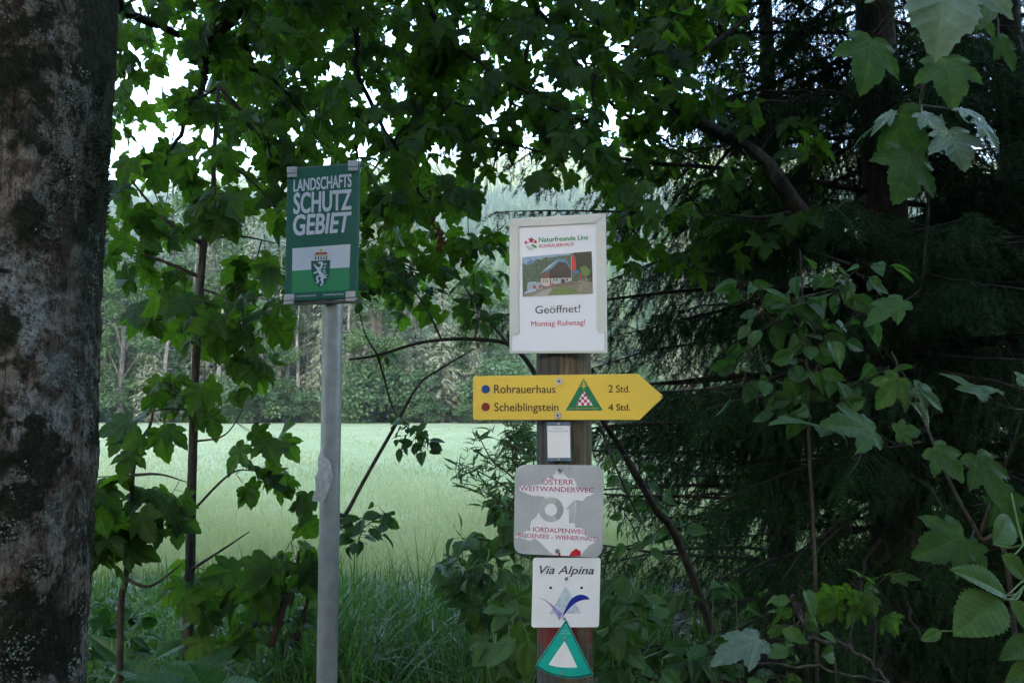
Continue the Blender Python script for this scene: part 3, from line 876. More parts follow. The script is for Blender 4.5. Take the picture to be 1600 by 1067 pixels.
# ---- yellow arrow
s = Sign('arrow_sign', 'yellow arrow board pointing right with two destinations and walking times, on the wooden post', 'trail sign', 872, 620, 1.782, -14, (730, 570), 5.0)
s.poly('board', roundpoly([(45, 88), (1330, 70), (1537, 248), (1345, 430), (45, 430)], [26, 8, 26, 8, 26]), M_yellow, 0, .006, bevel=.001)
s.text('Rohrauerhaus', [(210, 155), (690, 158), (690, 219), (210, 222)], M_text, .0006, .008)
s.text('Scheiblingstein', [(211, 296), (714, 299), (714, 359), (211, 362)], M_text, .0006, .008)
s.text('2 Std.', [(1103, 157), (1272, 160), (1272, 214), (1103, 216)], M_text, .0006, .008, spacing=.95)
s.text('4 Std.', [(1103, 304), (1274, 305), (1274, 356), (1103, 357)], M_text, .0006, .008, spacing=.95)
s.poly('blue_dot', circ(144, 190, 33, 32), M_blue_dot, .0006)
s.poly('red_dot', circ(144, 328, 33, 32), M_red_dot, .0006)
em = s.poly('emblem', [(910, 105), (1060, 355), (768, 357)], M_emblem, .0006)
s.zoom((880, 585), 17.78)
tri = [(572, 450), (822, 858), (352, 864)]
s.poly('emblem_triangle', tri, M_white, .0009, 0, em)
def clip_tri(x0, y0, x1, y1):
    P = [np.array(p, float) for p in ((x0, y0), (x1, y0), (x1, y1), (x0, y1))]
    T = [np.array(p, float) for p in tri]
    for i in range(3):
        a_, b_, c_ = T[i], T[(i + 1) % 3], T[(i + 2) % 3]
        nn = np.array([-(b_ - a_)[1], (b_ - a_)[0]])
        if nn @ (c_ - a_) < 0: nn = -nn
        Q = []
        for j in range(len(P)):
            p, q = P[j], P[(j + 1) % len(P)]
            dp, dq = nn @ (p - a_), nn @ (q - a_)
            if dp >= 0: Q.append(p)
            if dp * dq < 0: Q.append(p + (q - p) * dp / (dp - dq))
        P = Q
        if len(P) < 3: return None
    return P
ck = []
for i in range(-3, 4):
    for j in range(6):
        if (i + j) % 2: continue
        c_ = clip_tri(500 + i * 79, 778 - j * 80, 579 + i * 79, 858 - j * 80)
        if c_: ck.append(c_)
s.poly('emblem_checks', ck, M_crimson, .0012, 0, em)
s.poly('emblem_cross', [[(553, 165), (588, 165), (588, 405), (556, 405)], [(515, 265), (640, 262), (640, 285), (515, 288)], [(475, 312), (668, 308), (668, 334), (475, 338)]], M_gold, .0012, 0, em)
s.text('www.benediktinerwege.at', [(165, 915), (1000, 905), (1000, 948), (165, 958)], M_gold, .0012, .0, parent=em)
s.zoom((730, 570), 5.0)
s.bolt((717, 128), 29, .003); s.bolt((707, 395), 28, .003)
s.poly('hole', circ(1517, 249, 6, 12), M_black, .0006)

# ---- small plaque (its printed code is left out)
s = Sign('small_plaque', 'small upright white plaque with slate-blue end bands between the yellow arrow and the torn plate', 'plaque', 873, 690, 1.786, -14, (730, 570), 5.0)
s.poly('plate', roundpoly([(617, 446), (806, 446), (812, 751), (625, 752)], 10), M_slate, 0, .004, bevel=.0006)
s.poly('printed_panel', [(625, 475), (802, 475), (806, 724), (629, 726)], M_white, .0006)
s.text('Nordalpenweg', [(634, 508), (790, 506), (790, 522), (634, 524)], M_pale_print, .0009, .004)
s.poly('fine_print', [[(672, 494), (748, 493), (748, 498), (672, 499)]], M_pale_print, .0009)
s.bolt((713, 460), 9, .002, recess=False); s.bolt((716, 738), 9, .002, recess=False)

# ---- torn long-distance trail plate
s = Sign('torn_trail_plate', 'square grey metal plate with torn white film, ghosted number 01 and faded magenta lettering', 'trail plate', 872, 797, 1.786, -12, (800, 725), 6.887)
s.poly('plate', roundpoly([(32, 5), (990, 14), (972, 1008), (18, 960)], [130, 130, 120, 120], 9), M_plate, 0, .003, bevel=.0006)
wp = [(85, 285), (150, 308), (210, 335), (290, 340), (350, 352), (360, 370), (320, 400), (295, 460), (290, 520), (270, 555), (240, 585), (215, 600), (190, 670), (200, 700), (150, 720), (110, 745), (60, 765), (25, 785), (130, 800), (200, 820), (240, 800), (290, 830), (345, 885), (390, 930), (440, 972), (520, 980), (610, 985), (735, 985), (775, 935), (830, 870), (880, 850), (930, 800), (860, 795), (790, 770), (785, 700), (720, 680), (680, 690), (675, 640), (685, 560), (690, 450), (685, 385), (740, 397), (775, 385), (800, 350), (880, 320), (880, 300), (700, 262), (690, 215), (665, 160), (600, 150), (560, 110), (545, 60), (480, 55), (460, 110), (400, 135), (335, 165), (320, 215), (200, 230), (80, 235)]
r_ = np.random.default_rng(8)
jag = []
for i in range(len(wp)):
    p, q = np.array(wp[i], float), np.array(wp[(i + 1) % len(wp)], float)
    m = max(1, int(np.linalg.norm(q - p) / 16))
    for k in range(m): jag.append(p + (q - p) * k / m + (r_.normal(0, 2.6, 2) if k else 0))
s.poly('torn_film', jag, M_torn, .0009, .0006)
def ring(cx, cy, r0, r1, a0, a1, n=30):
    A = np.linspace(a0, a1, n)
    return [(cx + r1 * math.cos(q), cy + r1 * math.sin(q)) for q in A] + [(cx + r0 * math.cos(q), cy + r0 * math.sin(q)) for q in A[::-1]]
s.poly('number', [ring(420, 488, 66, 134, 1.1, 5.2), [(575, 485), (660, 398), (684, 386), (684, 632), (612, 634), (612, 485)]], M_ring, .0012)
s.poly('number', ring(420, 488, 66, 134, 5.2 - 2 * math.pi + .012, 1.1 - .012), M_ring_d, .0012)
s.text('ÖSTERR', [(322, 160), (664, 164), (664, 222), (322, 218)], M_magenta, .0013, .012)
s.text('WEITWANDERWEC', [(84, 232), (884, 254), (884, 308), (84, 284)], M_magenta, .0013, .012)
s.text('IORDALPENWEG', [(226, 672), (796, 704), (796, 752), (226, 724)], M_magenta, .0013, .014)
s.text('BODENSEE - WIENERWALD', [(66, 738), (925, 784), (925, 828), (66, 786)], M_magenta, .0013, .012)
s.poly('bare_patch', [[(112, 762), (150, 752), (180, 770), (176, 792), (120, 790)], [(318, 200), (345, 180), (350, 150), (375, 160), (360, 178), (345, 215), (320, 222)], [(858, 262), (888, 268), (888, 300), (872, 306)], [(770, 800), (800, 790), (820, 806), (800, 830)], [(880, 812), (930, 800), (900, 834)]], M_plate, .0018)
for q_ in [roundpoly([(600, 20), (630, 30), (632, 95), (604, 140), (615, 90), (608, 50)], 8), roundpoly([(185, 672), (196, 690), (196, 715), (180, 715), (172, 700)], 5), roundpoly([(385, 132), (430, 124), (460, 145), (440, 160), (400, 150)], 5)]: s.poly('scuff', q_, M_ring_d, .0014)
s.poly('red_patch', roundpoly([(612, 988), (640, 940), (690, 905), (742, 938), (738, 985)], [4, 10, 22, 14, 4]), M_red, .0016)
s.poly('red_patch', [(495, 960), (520, 950), (522, 980), (500, 980)], M_red, .0016)
s.bolt((510, 60), 30, .004); s.bolt((488, 935), 28, .004)

# ---- white long-distance plate with swoosh
s = Sign('swoosh_trail_plate', 'square white enamel plate with slanted lettering and blue-violet swoosh under the torn grey plate', 'trail plate', 884, 925, 1.787, -12, (810, 860), 5.153)
s.poly('plate', roundpoly([(118, 58), (662, 58), (648, 616), (104, 618)], 24), M_white, 0, .003, bevel=.0006)
s.text('Via Alpina', [(172, 119), (612, 126), (606, 190), (162, 186)], M_grey_text, .0007, .012, shear=.22)
s.poly('pale_triangle', [(381, 285), (505, 503), (250, 510)], M_tri_grey, .0007)
def bz(*pts): return [tuple(p) for p in smooth_path(np.c_[np.array(pts, float), np.zeros(len(pts))], 6)[:, :2]]
s.poly('violet_stroke', bz((156, 377), (215, 395), (275, 437), (320, 480), (353, 502)) + bz((332, 562), (300, 505), (265, 450), (215, 402), (156, 377))[:-1], M_violet, .001)
s.poly('blue_stroke', bz((340, 556), (385, 455), (430, 385), (490, 354), (545, 362), (578, 390)) + bz((578, 390), (505, 400), (440, 435), (385, 495), (340, 556))[1:-1], M_navy, .001)
for c_ in ((260, 298), (509, 298)): s.poly('hole', circ(*c_, 11, 16), M_black, .0008)
s.bolt((386, 228), 15, .002, recess=True); s.bolt((370, 549), 13, .002, recess=True)

# ---- bent turquoise triangle
s = Sign('triangle_marker', 'bent turquoise triangular marker with a white triangle, lowest on the wooden post', 'trail marker', 880, 1015, 1.780, -12, (810, 860), 5.153)
s.bend = lambda x, z: 3.0 * np.maximum(0, np.abs(x) - .012) ** 2 * np.clip(1.0 - z * 6, 0.5, 1.4) + .003
def tri_strip(k, out, mat, name, th=0.0):
    mb = MB()
    A, B, C_ = np.array([382, 553.]), np.array([123, 946.]), np.array([600, 1016.])
    cen = np.array([372, 830.])
    A, B, C_ = [cen + (p - cen) * k for p in (A, B, C_)]
    bow = 46 * k
    G, nu, nv = [], 24, 14
    for j in range(nv + 1):
        v = .02 + .98 * j / nv
        for i in range(nu + 1):
            u = i / nu
            p = A + (B - A) * v * (1 - u) + (C_ - A) * v * u
            p = p + np.array([0, bow * v * 4 * u * (1 - u)])
            G.append(s.loc(p, out))
    G = s.fin(G)
    F = [(j * (nu + 1) + i, (j + 1) * (nu + 1) + i, (j + 1) * (nu + 1) + i + 1, j * (nu + 1) + i + 1) for j in range(nv) for i in range(nu)]
    mb.add(G, F)
    o = mb.build(name, mat, s.root, True)
    if th:
        m = o.modifiers.new('sheet', 'SOLIDIFY'); m.thickness = th; m.offset = -1
    return o
tri_strip(1.0, 0, M_turq_l, 'rim', .0022)
tri_strip(.975, .0006, M_turq_d, 'rim')
tri_strip(.905, .0012, M_turq, 'face')
s.poly('white_triangle', bz((370, 725), (342, 770), (305, 822), (240, 921)) + bz((240, 921), (300, 936), (360, 942), (420, 944), (473, 942))[1:] + bz((473, 942), (430, 848), (395, 775), (370, 725))[1:-1], M_white, .0026)
s.poly('fine_print', [[(345, 640), (374, 640), (374, 650), (340, 651)], [(379, 640), (410, 640), (413, 650), (379, 650)], [(330, 662), (373, 661), (373, 673), (322, 674)], [(378, 661), (422, 661), (426, 674), (378, 673)], [(370, 600), (382, 590), (394, 600), (384, 606)]], M_turq_l, .0022)
s.bolt((369, 712), 12, .003); s.bolt((349, 986), 12, .003)

# ---- steel pole with the landscape-protection board
D2 = 2.75
pl = at(515, 800, D2 + .05)
pole = empty('steel_pole', (pl.x, pl.y, 0), 0, 'galvanised round steel pole carrying the green board', 'pole')
mb = MB()
ztop = float(at(515, 275, D2 + .05).z)
a_ = np.array([[0, 0, -.4], [0, 0, .6], [0, 0, 1.2], [0, 0, 1.9], [0, 0, ztop]])
tube(mb, a_, .0345, 32)
mb.build('tube', M_steel_pole, pole, True)
mb = MB(); tube(mb, [(0, 0, ztop - .001), (0, 0, ztop + .012)], (.036, .034), 24); mb.build('cap', M_black, pole)
s = Sign('green_board', 'tall green landscape-protection board with a coat of arms, clipped to the steel pole', 'sign board', 502, 365, D2 - .012, -6, (430, 240), 4.269)
s.poly('panel', [(80, 104), (558, 66), (541, 960), (62, 990)], M_teal, 0, .022, bevel=.002)
s.text('LANDSCHAFTS', [(123, 176), (510, 135), (509, 223), (121, 256)], M_print_white, .0008, .032)
s.text('SCHUTZ', [(123, 264), (510, 238), (508, 374), (120, 405)], M_print_white, .0008, .032)
s.text('GEBIET', [(120, 410), (510, 388), (487, 524), (117, 549)], M_print_white, .0008, .032)
s.zoom((450, 375), 10.667)
s.poly('flag_white', [(75, 142), (1042, 70), (1026, 455), (68, 515)], M_print_white, .0008)
s.poly('flag_green', [(68, 515), (1026, 455), (1022, 835), (62, 882)], M_lgreen, .0008)
arms = s.poly('coat_of_arms', bz((385, 350), (392, 530), (420, 650), (470, 740), (530, 800)) + bz((530, 800), (600, 750), (650, 680), (690, 560), (705, 335))[1:], M_teal, .0012)
s.poly('panther', [(498, 385), (520, 362), (560, 358), (590, 378), (590, 415), (572, 452), (548, 490), (545, 520), (590, 565), (616, 602), (604, 640), (582, 662), (594, 700), (578, 750), (542, 772), (532, 750), (560, 722), (556, 692), (534, 668), (550, 628), (530, 604), (498, 622), (502, 660), (522, 682), (492, 728), (468, 720), (482, 690), (468, 640), (480, 600), (528, 586), (495, 540), (455, 562), (416, 560), (430, 540), (470, 528), (488, 508), (462, 470), (424, 408), (440, 398), (482, 445), (520, 458), (548, 424), (540, 404)], M_print_white, .0015, 0, arms)
s.poly('mane', [roundpoly([(x, y), (x + 26, y - 20), (x + 50, y + 12), (x + 28, y + 2), (x + 8, y + 18)], 4) for x, y in ((604, 405), (592, 460), (576, 510), (588, 545), (612, 585), (606, 625))], M_print_white, .0015, 0, arms)
s.poly('flame', roundpoly([(470, 385), (495, 372), (500, 402), (478, 412)], 5), M_red, .0015, 0, arms)
s.poly('crown', roundpoly([(440, 248), (470, 208), (545, 214), (640, 200), (662, 236), (640, 246)], 10), M_red, .0015, 0, arms)
s.poly('crown_lining', [(444, 254), (658, 246), (662, 328), (438, 340)], M_print_white, .0013, 0, arms)
s.poly('crown_points', [[(x, 258), (x + 14, 257), (x + 18, 330), (x - 4, 332)] for x in (452, 500, 545, 592, 635)], M_teal, .0016, 0, arms)
s.poly('crown_cross', [[(540, 140), (558, 140), (558, 205), (540, 206)], [(520, 163), (578, 160), (578, 178), (520, 181)], [(440, 240), (660, 232), (660, 248), (440, 256)]], M_gold, .0017, 0, arms)
s.text('c Land Steiermark', [(115, 922), (470, 902), (470, 934), (115, 952)], M_print_white, .0008, .008)
s.text('Fachabteilung Naturs', [(590, 895), (930, 880), (930, 912), (590, 928)], M_print_white, .0008, .008)
s.zoom((430, 240), 4.269)
for P in ([(78, 90), (143, 87), (144, 156), (80, 159)], [(485, 47), (547, 44), (548, 112), (487, 117)], [(57, 940), (125, 936), (122, 1003), (55, 1007)], [(468, 920), (533, 916), (532, 982), (470, 987)]):
    P = [np.array(p, float) for p in P]
    o = s.poly('clip', [p for p in P], M_alu, .006, .034, bevel=.0012)
    mid0, mid1 = (P[0] * .42 + P[3] * .58), (P[1] * .42 + P[2] * .58)
    s.poly('clip_lip', [mid0, mid1, mid1 + (0, 7), mid0 + (0, 7)], M_alu_dark, .0064, 0, o)
s.poly('rail', [(50, 992), (572, 972), (572, 990), (52, 1008)], M_alu_dark, -.006, .03)
s.poly('rail', [(72, 98), (585, 60), (587, 76), (74, 114)], M_alu_dark, -.024, .03)
# torn paper on the pole
mb = MB()
pts = [(503, 698), (507, 712), (516, 722), (517, 728), (521, 745), (517, 755), (512, 770), (506, 785), (487, 782), (494, 760), (492, 745), (497, 735), (497, 715)]
V = []
for x, y in pts:
    V.append(np.array(at(x, y, D2 + .012 + (0.0 if x > 500 else -.006) + .004 * math.sin(y * .3))))
V.append(np.array(at(506, 745, D2 + .004)))
n = len(pts)
mb.add(np.array(V), [(i, (i + 1) % n, n) for i in range(n)])
o = mb.build('torn_sticker', mat_plain('torn_paper', (.50, .48, .46), .8, .1, .3, 70))
m = o.modifiers.new('sheet', 'SOLIDIFY'); m.thickness = .0008
tag(o, 'torn scrap of whitish paper sticker peeling off the steel pole', 'sticker')

# ================================================================== NEAR TREES AND PLANTS
def leaf_outline_maple(teeth=0):
    h = [(0, .0), (.09, -.07), (.22, -.09), (.33, -.05), (.41, .03), (.38, .10), (.33, .17), (.42, .20), (.50, .31), (.56, .50), (.47, .46), (.40, .50), (.30, .46), (.245, .49), (.29, .60), (.25, .66), (.235, .74), (.15, .80), (.10, .90), (0, 1.0)]
    if teeth:
        o = []
        for i in range(len(h) - 1):
            a, b = np.array(h[i]), np.array(h[i + 1])
            o.append(a)
            if i > 2 and np.linalg.norm(b - a) > .07:
                m = (a + b) / 2; nn = np.array([(b - a)[1], -(b - a)[0]]); nn /= np.linalg.norm(nn)
                o += [m + nn * .018 - (b - a) * .12, m - nn * .006 + (b - a) * .05]
        o.append(np.array(h[-1])); h = [tuple(p) for p in o]
    L = [(-x, y) for x, y in h[1:-1]][::-1]
    return h + L
def leaf_maple(rings=1, teeth=0, droop=.28, cup=.10):
    O = np.array(leaf_outline_maple(teeth)); n = len(O)
    c = np.array([0, .20])
    def z(P):
        r_ = np.linalg.norm(P - c, axis=1); ang = np.abs(np.arctan2(P[:, 0], P[:, 1] - .02))
        crease = np.min(np.stack([np.abs(ang - q) for q in (0, R(48), R(98))]), 0)
        return -droop * r_ ** 2 + cup * r_ * np.minimum(crease / .4, 1)
    V, F3, F4 = [np.r_[c, 0]], [], []
    for k in range(1, rings + 1):
        P = c + (O - c) * (k / rings)
        V += [np.r_[p, q] for p, q in zip(P, z(P))]
    for i in range(n):
        j = (i + 1) % n
        F3.append((0, 1 + i, 1 + j))
        for k in range(1, rings):
            a = 1 + (k - 1) * n; b = 1 + k * n
            F4.append((a + i, b + i, b + j, a + j))
    F = {3: np.array(F3)[:, ::-1]}
    if F4: F[4] = np.array(F4)[:, ::-1]
    # outline runs clockwise seen from +z, so flip for upward normals
    return np.array(V), F
def leaf_ovate(nr=9, width=.62, fold=.12, droop=.22, teeth=.05, pw=.8):
    t_ = np.linspace(0, 1, nr)
    w = width * .5 * np.sin(np.pi * np.clip(t_, 0, 1) ** pw) ** .85
    w[0] = .01; w[-1] = 0.002
    if teeth: w = w * (1 + teeth * np.where(np.arange(nr) % 2 == 0, 1, -1))
    V = []
    for t, q in zip(t_, w):
        zc = -droop * t * t
        for k in (-1, -.5, 0, .5, 1): V.append((k * q, t, zc + fold * abs(k) * q / (width * .5) * .5 + (.012 if abs(k) == .5 else 0)))
    F = [(i * 5 + k, i * 5 + k + 1, (i + 1) * 5 + k + 1, (i + 1) * 5 + k) for i in range(nr - 1) for k in range(4)]
    return np.array(V), {4: np.array(F)}
MAPLE = leaf_maple()
MAPLE_FINE = leaf_maple(3, 1, .22, .12)
OVATE = leaf_ovate(9)
OVATE_FINE = leaf_ovate(27, .66, .16, .2, .06)
NARROW = leaf_ovate(5, .17, .1, .3, 0)

def network(mb, nodes, seeds, base_r=.0011, sag=.02, top_r=.02, sides=5):
    """twigs that join every node to the nearest bough; returns the twig direction at each node"""
    nodes = np.asarray(nodes); m = len(seeds)
    d0 = np.min(np.linalg.norm(nodes[:, None] - seeds[None], axis=2), 1)
    order = np.argsort(d0)
    pts = np.vstack([seeds, np.zeros_like(nodes)]); cnt = m
    par = np.full(len(nodes), -1); pos = np.zeros(len(nodes), int)
    for i in order:
        dd = np.linalg.norm(pts[:cnt] - nodes[i], axis=1)
        j = int(np.argmin(dd)); par[i] = j
        pts[cnt] = nodes[i]; pos[i] = cnt; cnt += 1
    load = np.ones(cnt)
    inv = {pos[i]: i for i in range(len(nodes))}
    for i in order[::-1]:
        if par[i] >= m: load[par[i]] += load[pos[i]]
    dirs = np.zeros_like(nodes)
    for i in order:
        a, b = pts[par[i]], nodes[i]
        L = np.linalg.norm(b - a)
        dirs[i] = (b - a) / (L + 1e-9)
        mid = (a + b) / 2 + np.array([rng.normal(0, .06 * L), rng.normal(0, .06 * L), sag * L + rng.normal(0, .05 * L)])
        r1 = min(base_r * math.sqrt(load[pos[i]]), top_r)
        tube(mb, smooth_path([a, mid, b], 3), (r1 * 1.25, r1), sides if r1 > .003 else 4, False)
    return dirs
def put_leaves(mb, pm, nodes, dirs, k, size, tmpl, spread=.10, hang=.7, face=(0, -.7, .55), pet=.06, facevar=.6):
    """k leaves on stalks round every node"""
    nodes = np.repeat(np.asarray(nodes), k, 0); dirs = np.repeat(np.asarray(dirs), k, 0)
    n = len(nodes)
    out = nrm(rng.normal(size=(n, 3)) * np.array([1, 1, .5]) + dirs * .5)
    start = nodes - dirs * rng.uniform(0, spread, n)[:, None]
    base = start + out * (pet * rng.uniform(.6, 1.5, n))[:, None]
    base[:, 2] -= rng.uniform(0, .02, n)
    D = out * np.array([.8, .8, .4]) + np.array([0, 0, -hang]) + rng.normal(size=(n, 3)) * .25
    N = rng.normal(size=(n, 3)) * facevar + np.array(face)
    sz = rng.uniform(size[0], size[1], n)
    Mx = frames(D, N)
    scatter(mb, tmpl[0], tmpl[1], base, Mx, np.c_[sz, sz, sz * rng.uniform(.3, 2.6, n)])
    if pm is not None:   # stalks
        e = nrm(np.cross(base - start, np.array([0, 1., .2]))) * .0011
        V = np.stack([start - e, start + e, base + e * .7, base - e * .7], 1).reshape(-1, 3)
        pm.add(V, (np.arange(n)[:, None] * 4 + np.arange(4)[None]))
def grid_nodes(x0, dx, y0, dy, G, depth, per=10, mul=1.0, k=6):
    out = []
    for r_, row in enumerate(G):
        for c, v in enumerate(row):
            if v <= 0: continue
            tau = -math.log(1 - min(v, .97))
            m = rng.poisson(tau * per * mul * dx * dy / 5000.0 / k)
            for _ in range(m):
                Y = rng.uniform(*depth)
                out.append(at(x0 + dx * (c + rng.random()), y0 + dy * (r_ + rng.random()), Y))
    return np.array(out)
def seeds_of(paths): return np.vstack(paths)

# ------------------------------------------------------------------ old maple: trunk close at the left, boughs over the clearing
def mat_old_bark():
    t = NT('lichen_bark')
    co = t.n('TexCoord').outputs['Object']
    mp = t.n('Mapping'); mp.inputs['Scale'].default_value = (1, 1, .85); t.l(co, mp.inputs[0])
    big = t.noise(mp.outputs[0], 7.5, 5, .62, .5)
    med = t.noise(co, 24, 6, .68, .6)
    fine = t.noise(co, 120, 6, .72)
    vfine = t.noise(co, 330, 4, .7)
    bark = t.mix(t.ramp(med, [(.34, 0.0), (.64, 1.0)]), (0.034, 0.023, 0.016), (0.15, 0.108, 0.078))
    bark = t.mix(1.0, bark, t.ramp(fine, [(.3, .55), (.7, 1.4)]), 'MULTIPLY')
    # smooth greyish plates
    pl = t.ramp(t.noise(mp.outputs[0], 12, 4, .6, .8), [(.47, 0.0), (.54, 1.0)])
    bark = t.mix(t.math('MULTIPLY', pl, .8), bark, t.mix(fine, (0.12, 0.09, 0.07), (0.31, 0.255, 0.21)))
    # fine vertical cracks
    mc = t.n('Mapping'); mc.inputs['Scale'].default_value = (1, 1, .16); t.l(co, mc.inputs[0])
    cr = t.noise(mc.outputs[0], 46, 5, .7, 1.0)
    crack = t.ramp(t.math('ABSOLUTE', t.math('SUBTRACT', cr, .5)), [(.0, 0.25), (.03, 1.0)])
    bark = t.mix(1.0, bark, crack, 'MULTIPLY')
    # pale crust lichen and leafy grey-green lichen
    crust = t.math('MULTIPLY', t.ramp(big, [(.53, 0.0), (.60, 1.0)]), t.ramp(fine, [(.42, 0.0), (.52, 1.0)]))
    bark = t.mix(t.math('MULTIPLY', crust, .75), bark, t.mix(vfine, (0.20, 0.195, 0.185), (0.44, 0.44, 0.42)))
    fl = t.math('MULTIPLY', t.ramp(t.noise(co, 11, 4, .6, .3), [(.53, 0.0), (.60, 1.0)]), t.ramp(t.noise(co, 95, 5, .75, 1.5), [(.50, 0.0), (.55, 1.0)]))
    bark = t.mix(t.math('MULTIPLY', fl, .9), bark, t.mix(vfine, (0.17, 0.185, 0.155), (0.36, 0.385, 0.335)))
    # black-brown moss crust
    ms = t.math('ADD', t.math('MULTIPLY', t.noise(mp.outputs[0], 6.0, 4, .6, .3), .7), t.math('MULTIPLY', med, .3))
    moss = t.math('MULTIPLY', t.ramp(ms, [(.49, 0.0), (.53, 1.0)]), t.ramp(fine, [(.3, .6), (.5, 1.0)]))
    bark = t.mix(moss, bark, t.mix(fine, (0.006, 0.006, 0.004), (0.03, 0.032, 0.014)))
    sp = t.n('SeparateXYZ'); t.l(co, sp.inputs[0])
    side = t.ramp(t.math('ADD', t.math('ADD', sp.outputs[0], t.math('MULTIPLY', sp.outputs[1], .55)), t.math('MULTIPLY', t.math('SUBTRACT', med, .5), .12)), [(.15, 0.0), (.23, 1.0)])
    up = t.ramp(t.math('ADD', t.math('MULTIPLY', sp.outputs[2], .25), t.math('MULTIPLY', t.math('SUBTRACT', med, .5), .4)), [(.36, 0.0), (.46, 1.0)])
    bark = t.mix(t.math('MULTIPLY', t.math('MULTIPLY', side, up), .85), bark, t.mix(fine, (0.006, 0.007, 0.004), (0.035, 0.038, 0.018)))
    bump = t.math('ADD', t.math('ADD', med, t.math('MULTIPLY', fine, .5)), t.math('ADD', t.math('MULTIPLY', crack, .25), t.math('MULTIPLY', fl, .3)))
    return t.done(t.bsdf(bark, .9, .12, bump=bump, bs=1.0, bd=.012))
TD = 1.75
pb, pt = at(-66, 1067, TD), at(-4, 0, TD)
slope = (pt.x - pb.x) / (pt.z - pb.z)
def trunk_x(z): return pb.x + slope * (z - pb.z) + .06 * max(0, .5 - z)
TR = .243
old = empty('maple_tree', (trunk_x(0), TD, 0), 0, 'old maple with thick lichen-crusted trunk filling the left edge, boughs hanging over the signs', 'tree')
OX = np.array([trunk_x(0), TD, 0])
zz = np.r_[np.linspace(-.3, .7, 14), np.linspace(.75, 2.75, 330), np.linspace(2.8, 7.5, 30)]
na = 260
a = np.linspace(0, 2 * np.pi, na, endpoint=False)
V = np.zeros((len(zz), na, 3))
for i, z in enumerate(zz):
    r0 = TR * (1 + .35 * max(0, .5 - z) ** 1.5) * (1 - .06 * max(0, z - 2.7))
    for j, q in enumerate(a):
        c_, s_ = math.cos(q), math.sin(q)
        p = Vector((c_ * r0, s_ * r0, z * .6))
        d = .010 * mnoise.noise(p * 5)
        if .7 < z < 2.8:
            d += .006 * mnoise.fractal(Vector((p.x * 16, p.y * 16, z * 9)), 1, 2, 3) + .0032 * mnoise.fractal(Vector((p.x * 60, p.y * 60, z * 45)), .8, 2.1, 3)
        V[i, j] = (trunk_x(z) + c_ * (r0 + d) - OX[0], s_ * (r0 + d), z)
i_ = np.arange(len(zz) - 1)[:, None] * na; j_ = np.arange(na)[None]; j2 = (j_ + 1) % na
F = np.stack([i_ + j_, i_ + j2, i_ + na + j2, i_ + na + j_], -1).reshape(-1, 4)
mb = MB(); mb.add(V.reshape(-1, 3), F)
trunk = mb.build('trunk', mat_old_bark(), old, True)
# moss cushions on the damp side: short dark tufts standing off the bark
mb = MB()
def bark_pt(q, z, off=0.0): return np.array([trunk_x(z) - OX[0] + math.cos(q) * (TR + off), math.sin(q) * (TR + off), z])
n = 9000
q = rng.normal(-.25, .42, n); z = np.where(rng.random(n) < .85, rng.normal(2.12, .17, n), rng.normal(2.5, .1, n))
keep = np.array([mnoise.noise(Vector((math.cos(a_) * 4, math.sin(a_) * 4, b_ * 5))) for a_, b_ in zip(q, z)]) > -.12
q, z = q[keep], z[keep]; n = len(q)
P = np.array([bark_pt(a_, b_, -.002) for a_, b_ in zip(q, z)])
D = np.stack([np.cos(q), np.sin(q), np.zeros(n)], -1) + rng.normal(size=(n, 3)) * .55
BT = np.array([[-.12, 0, 0], [.12, 0, 0], [.07, .6, .05], [0, 1, -.1], [-.07, .6, .05]])
scatter(mb, BT, {4: np.array([[0, 1, 2, 4]]), 3: np.array([[4, 2, 3]])}, P, frames(D, rng.normal(size=(n, 3))), rng.uniform(.004, .012, n))
mb.build('moss', mat_leaf('moss', (0.008, 0.010, 0.004), (0.035, 0.04, 0.014), .15, .8), trunk)
# leafy lichen flakes
mb = MB()
n = 34000
q = rng.uniform(-2.9, .1, n); z = rng.uniform(.85, 2.7, n)
nv = np.array([mnoise.fractal(Vector((math.cos(a_) * 2.6, math.sin(a_) * 2.6, b_ * 7)), 1, 2, 3) + .25 * mnoise.noise(Vector((math.cos(a_) * 25, math.sin(a_) * 25, b_ * 60))) for a_, b_ in zip(q, z)])
keep = nv > .30
q, z = q[keep], z[keep]; n = len(q)
P = np.array([bark_pt(a_, b_, .004) for a_, b_ in zip(q, z)])
nn = np.stack([np.cos(q), np.sin(q), np.zeros(n)], -1)
FT = np.array([[0, 0, 0], [-.6, .1, .15], [-.5, .6, .25], [0, 1, .2], [.5, .7, .3], [.6, .15, .1]])
scatter(mb, FT, {3: np.array([[0, 2, 1], [0, 3, 2], [0, 4, 3], [0, 5, 4]])}, P, frames(rng.normal(size=(n, 3)), nn + rng.normal(size=(n, 3)) * .25), rng.uniform(.0015, .0052, n))
mb.build('lichen', mat_leaf('lichen', (0.09, 0.10, 0.08), (0.22, 0.235, 0.195), .1, .8, tcol=(1, 1, 1)), trunk)

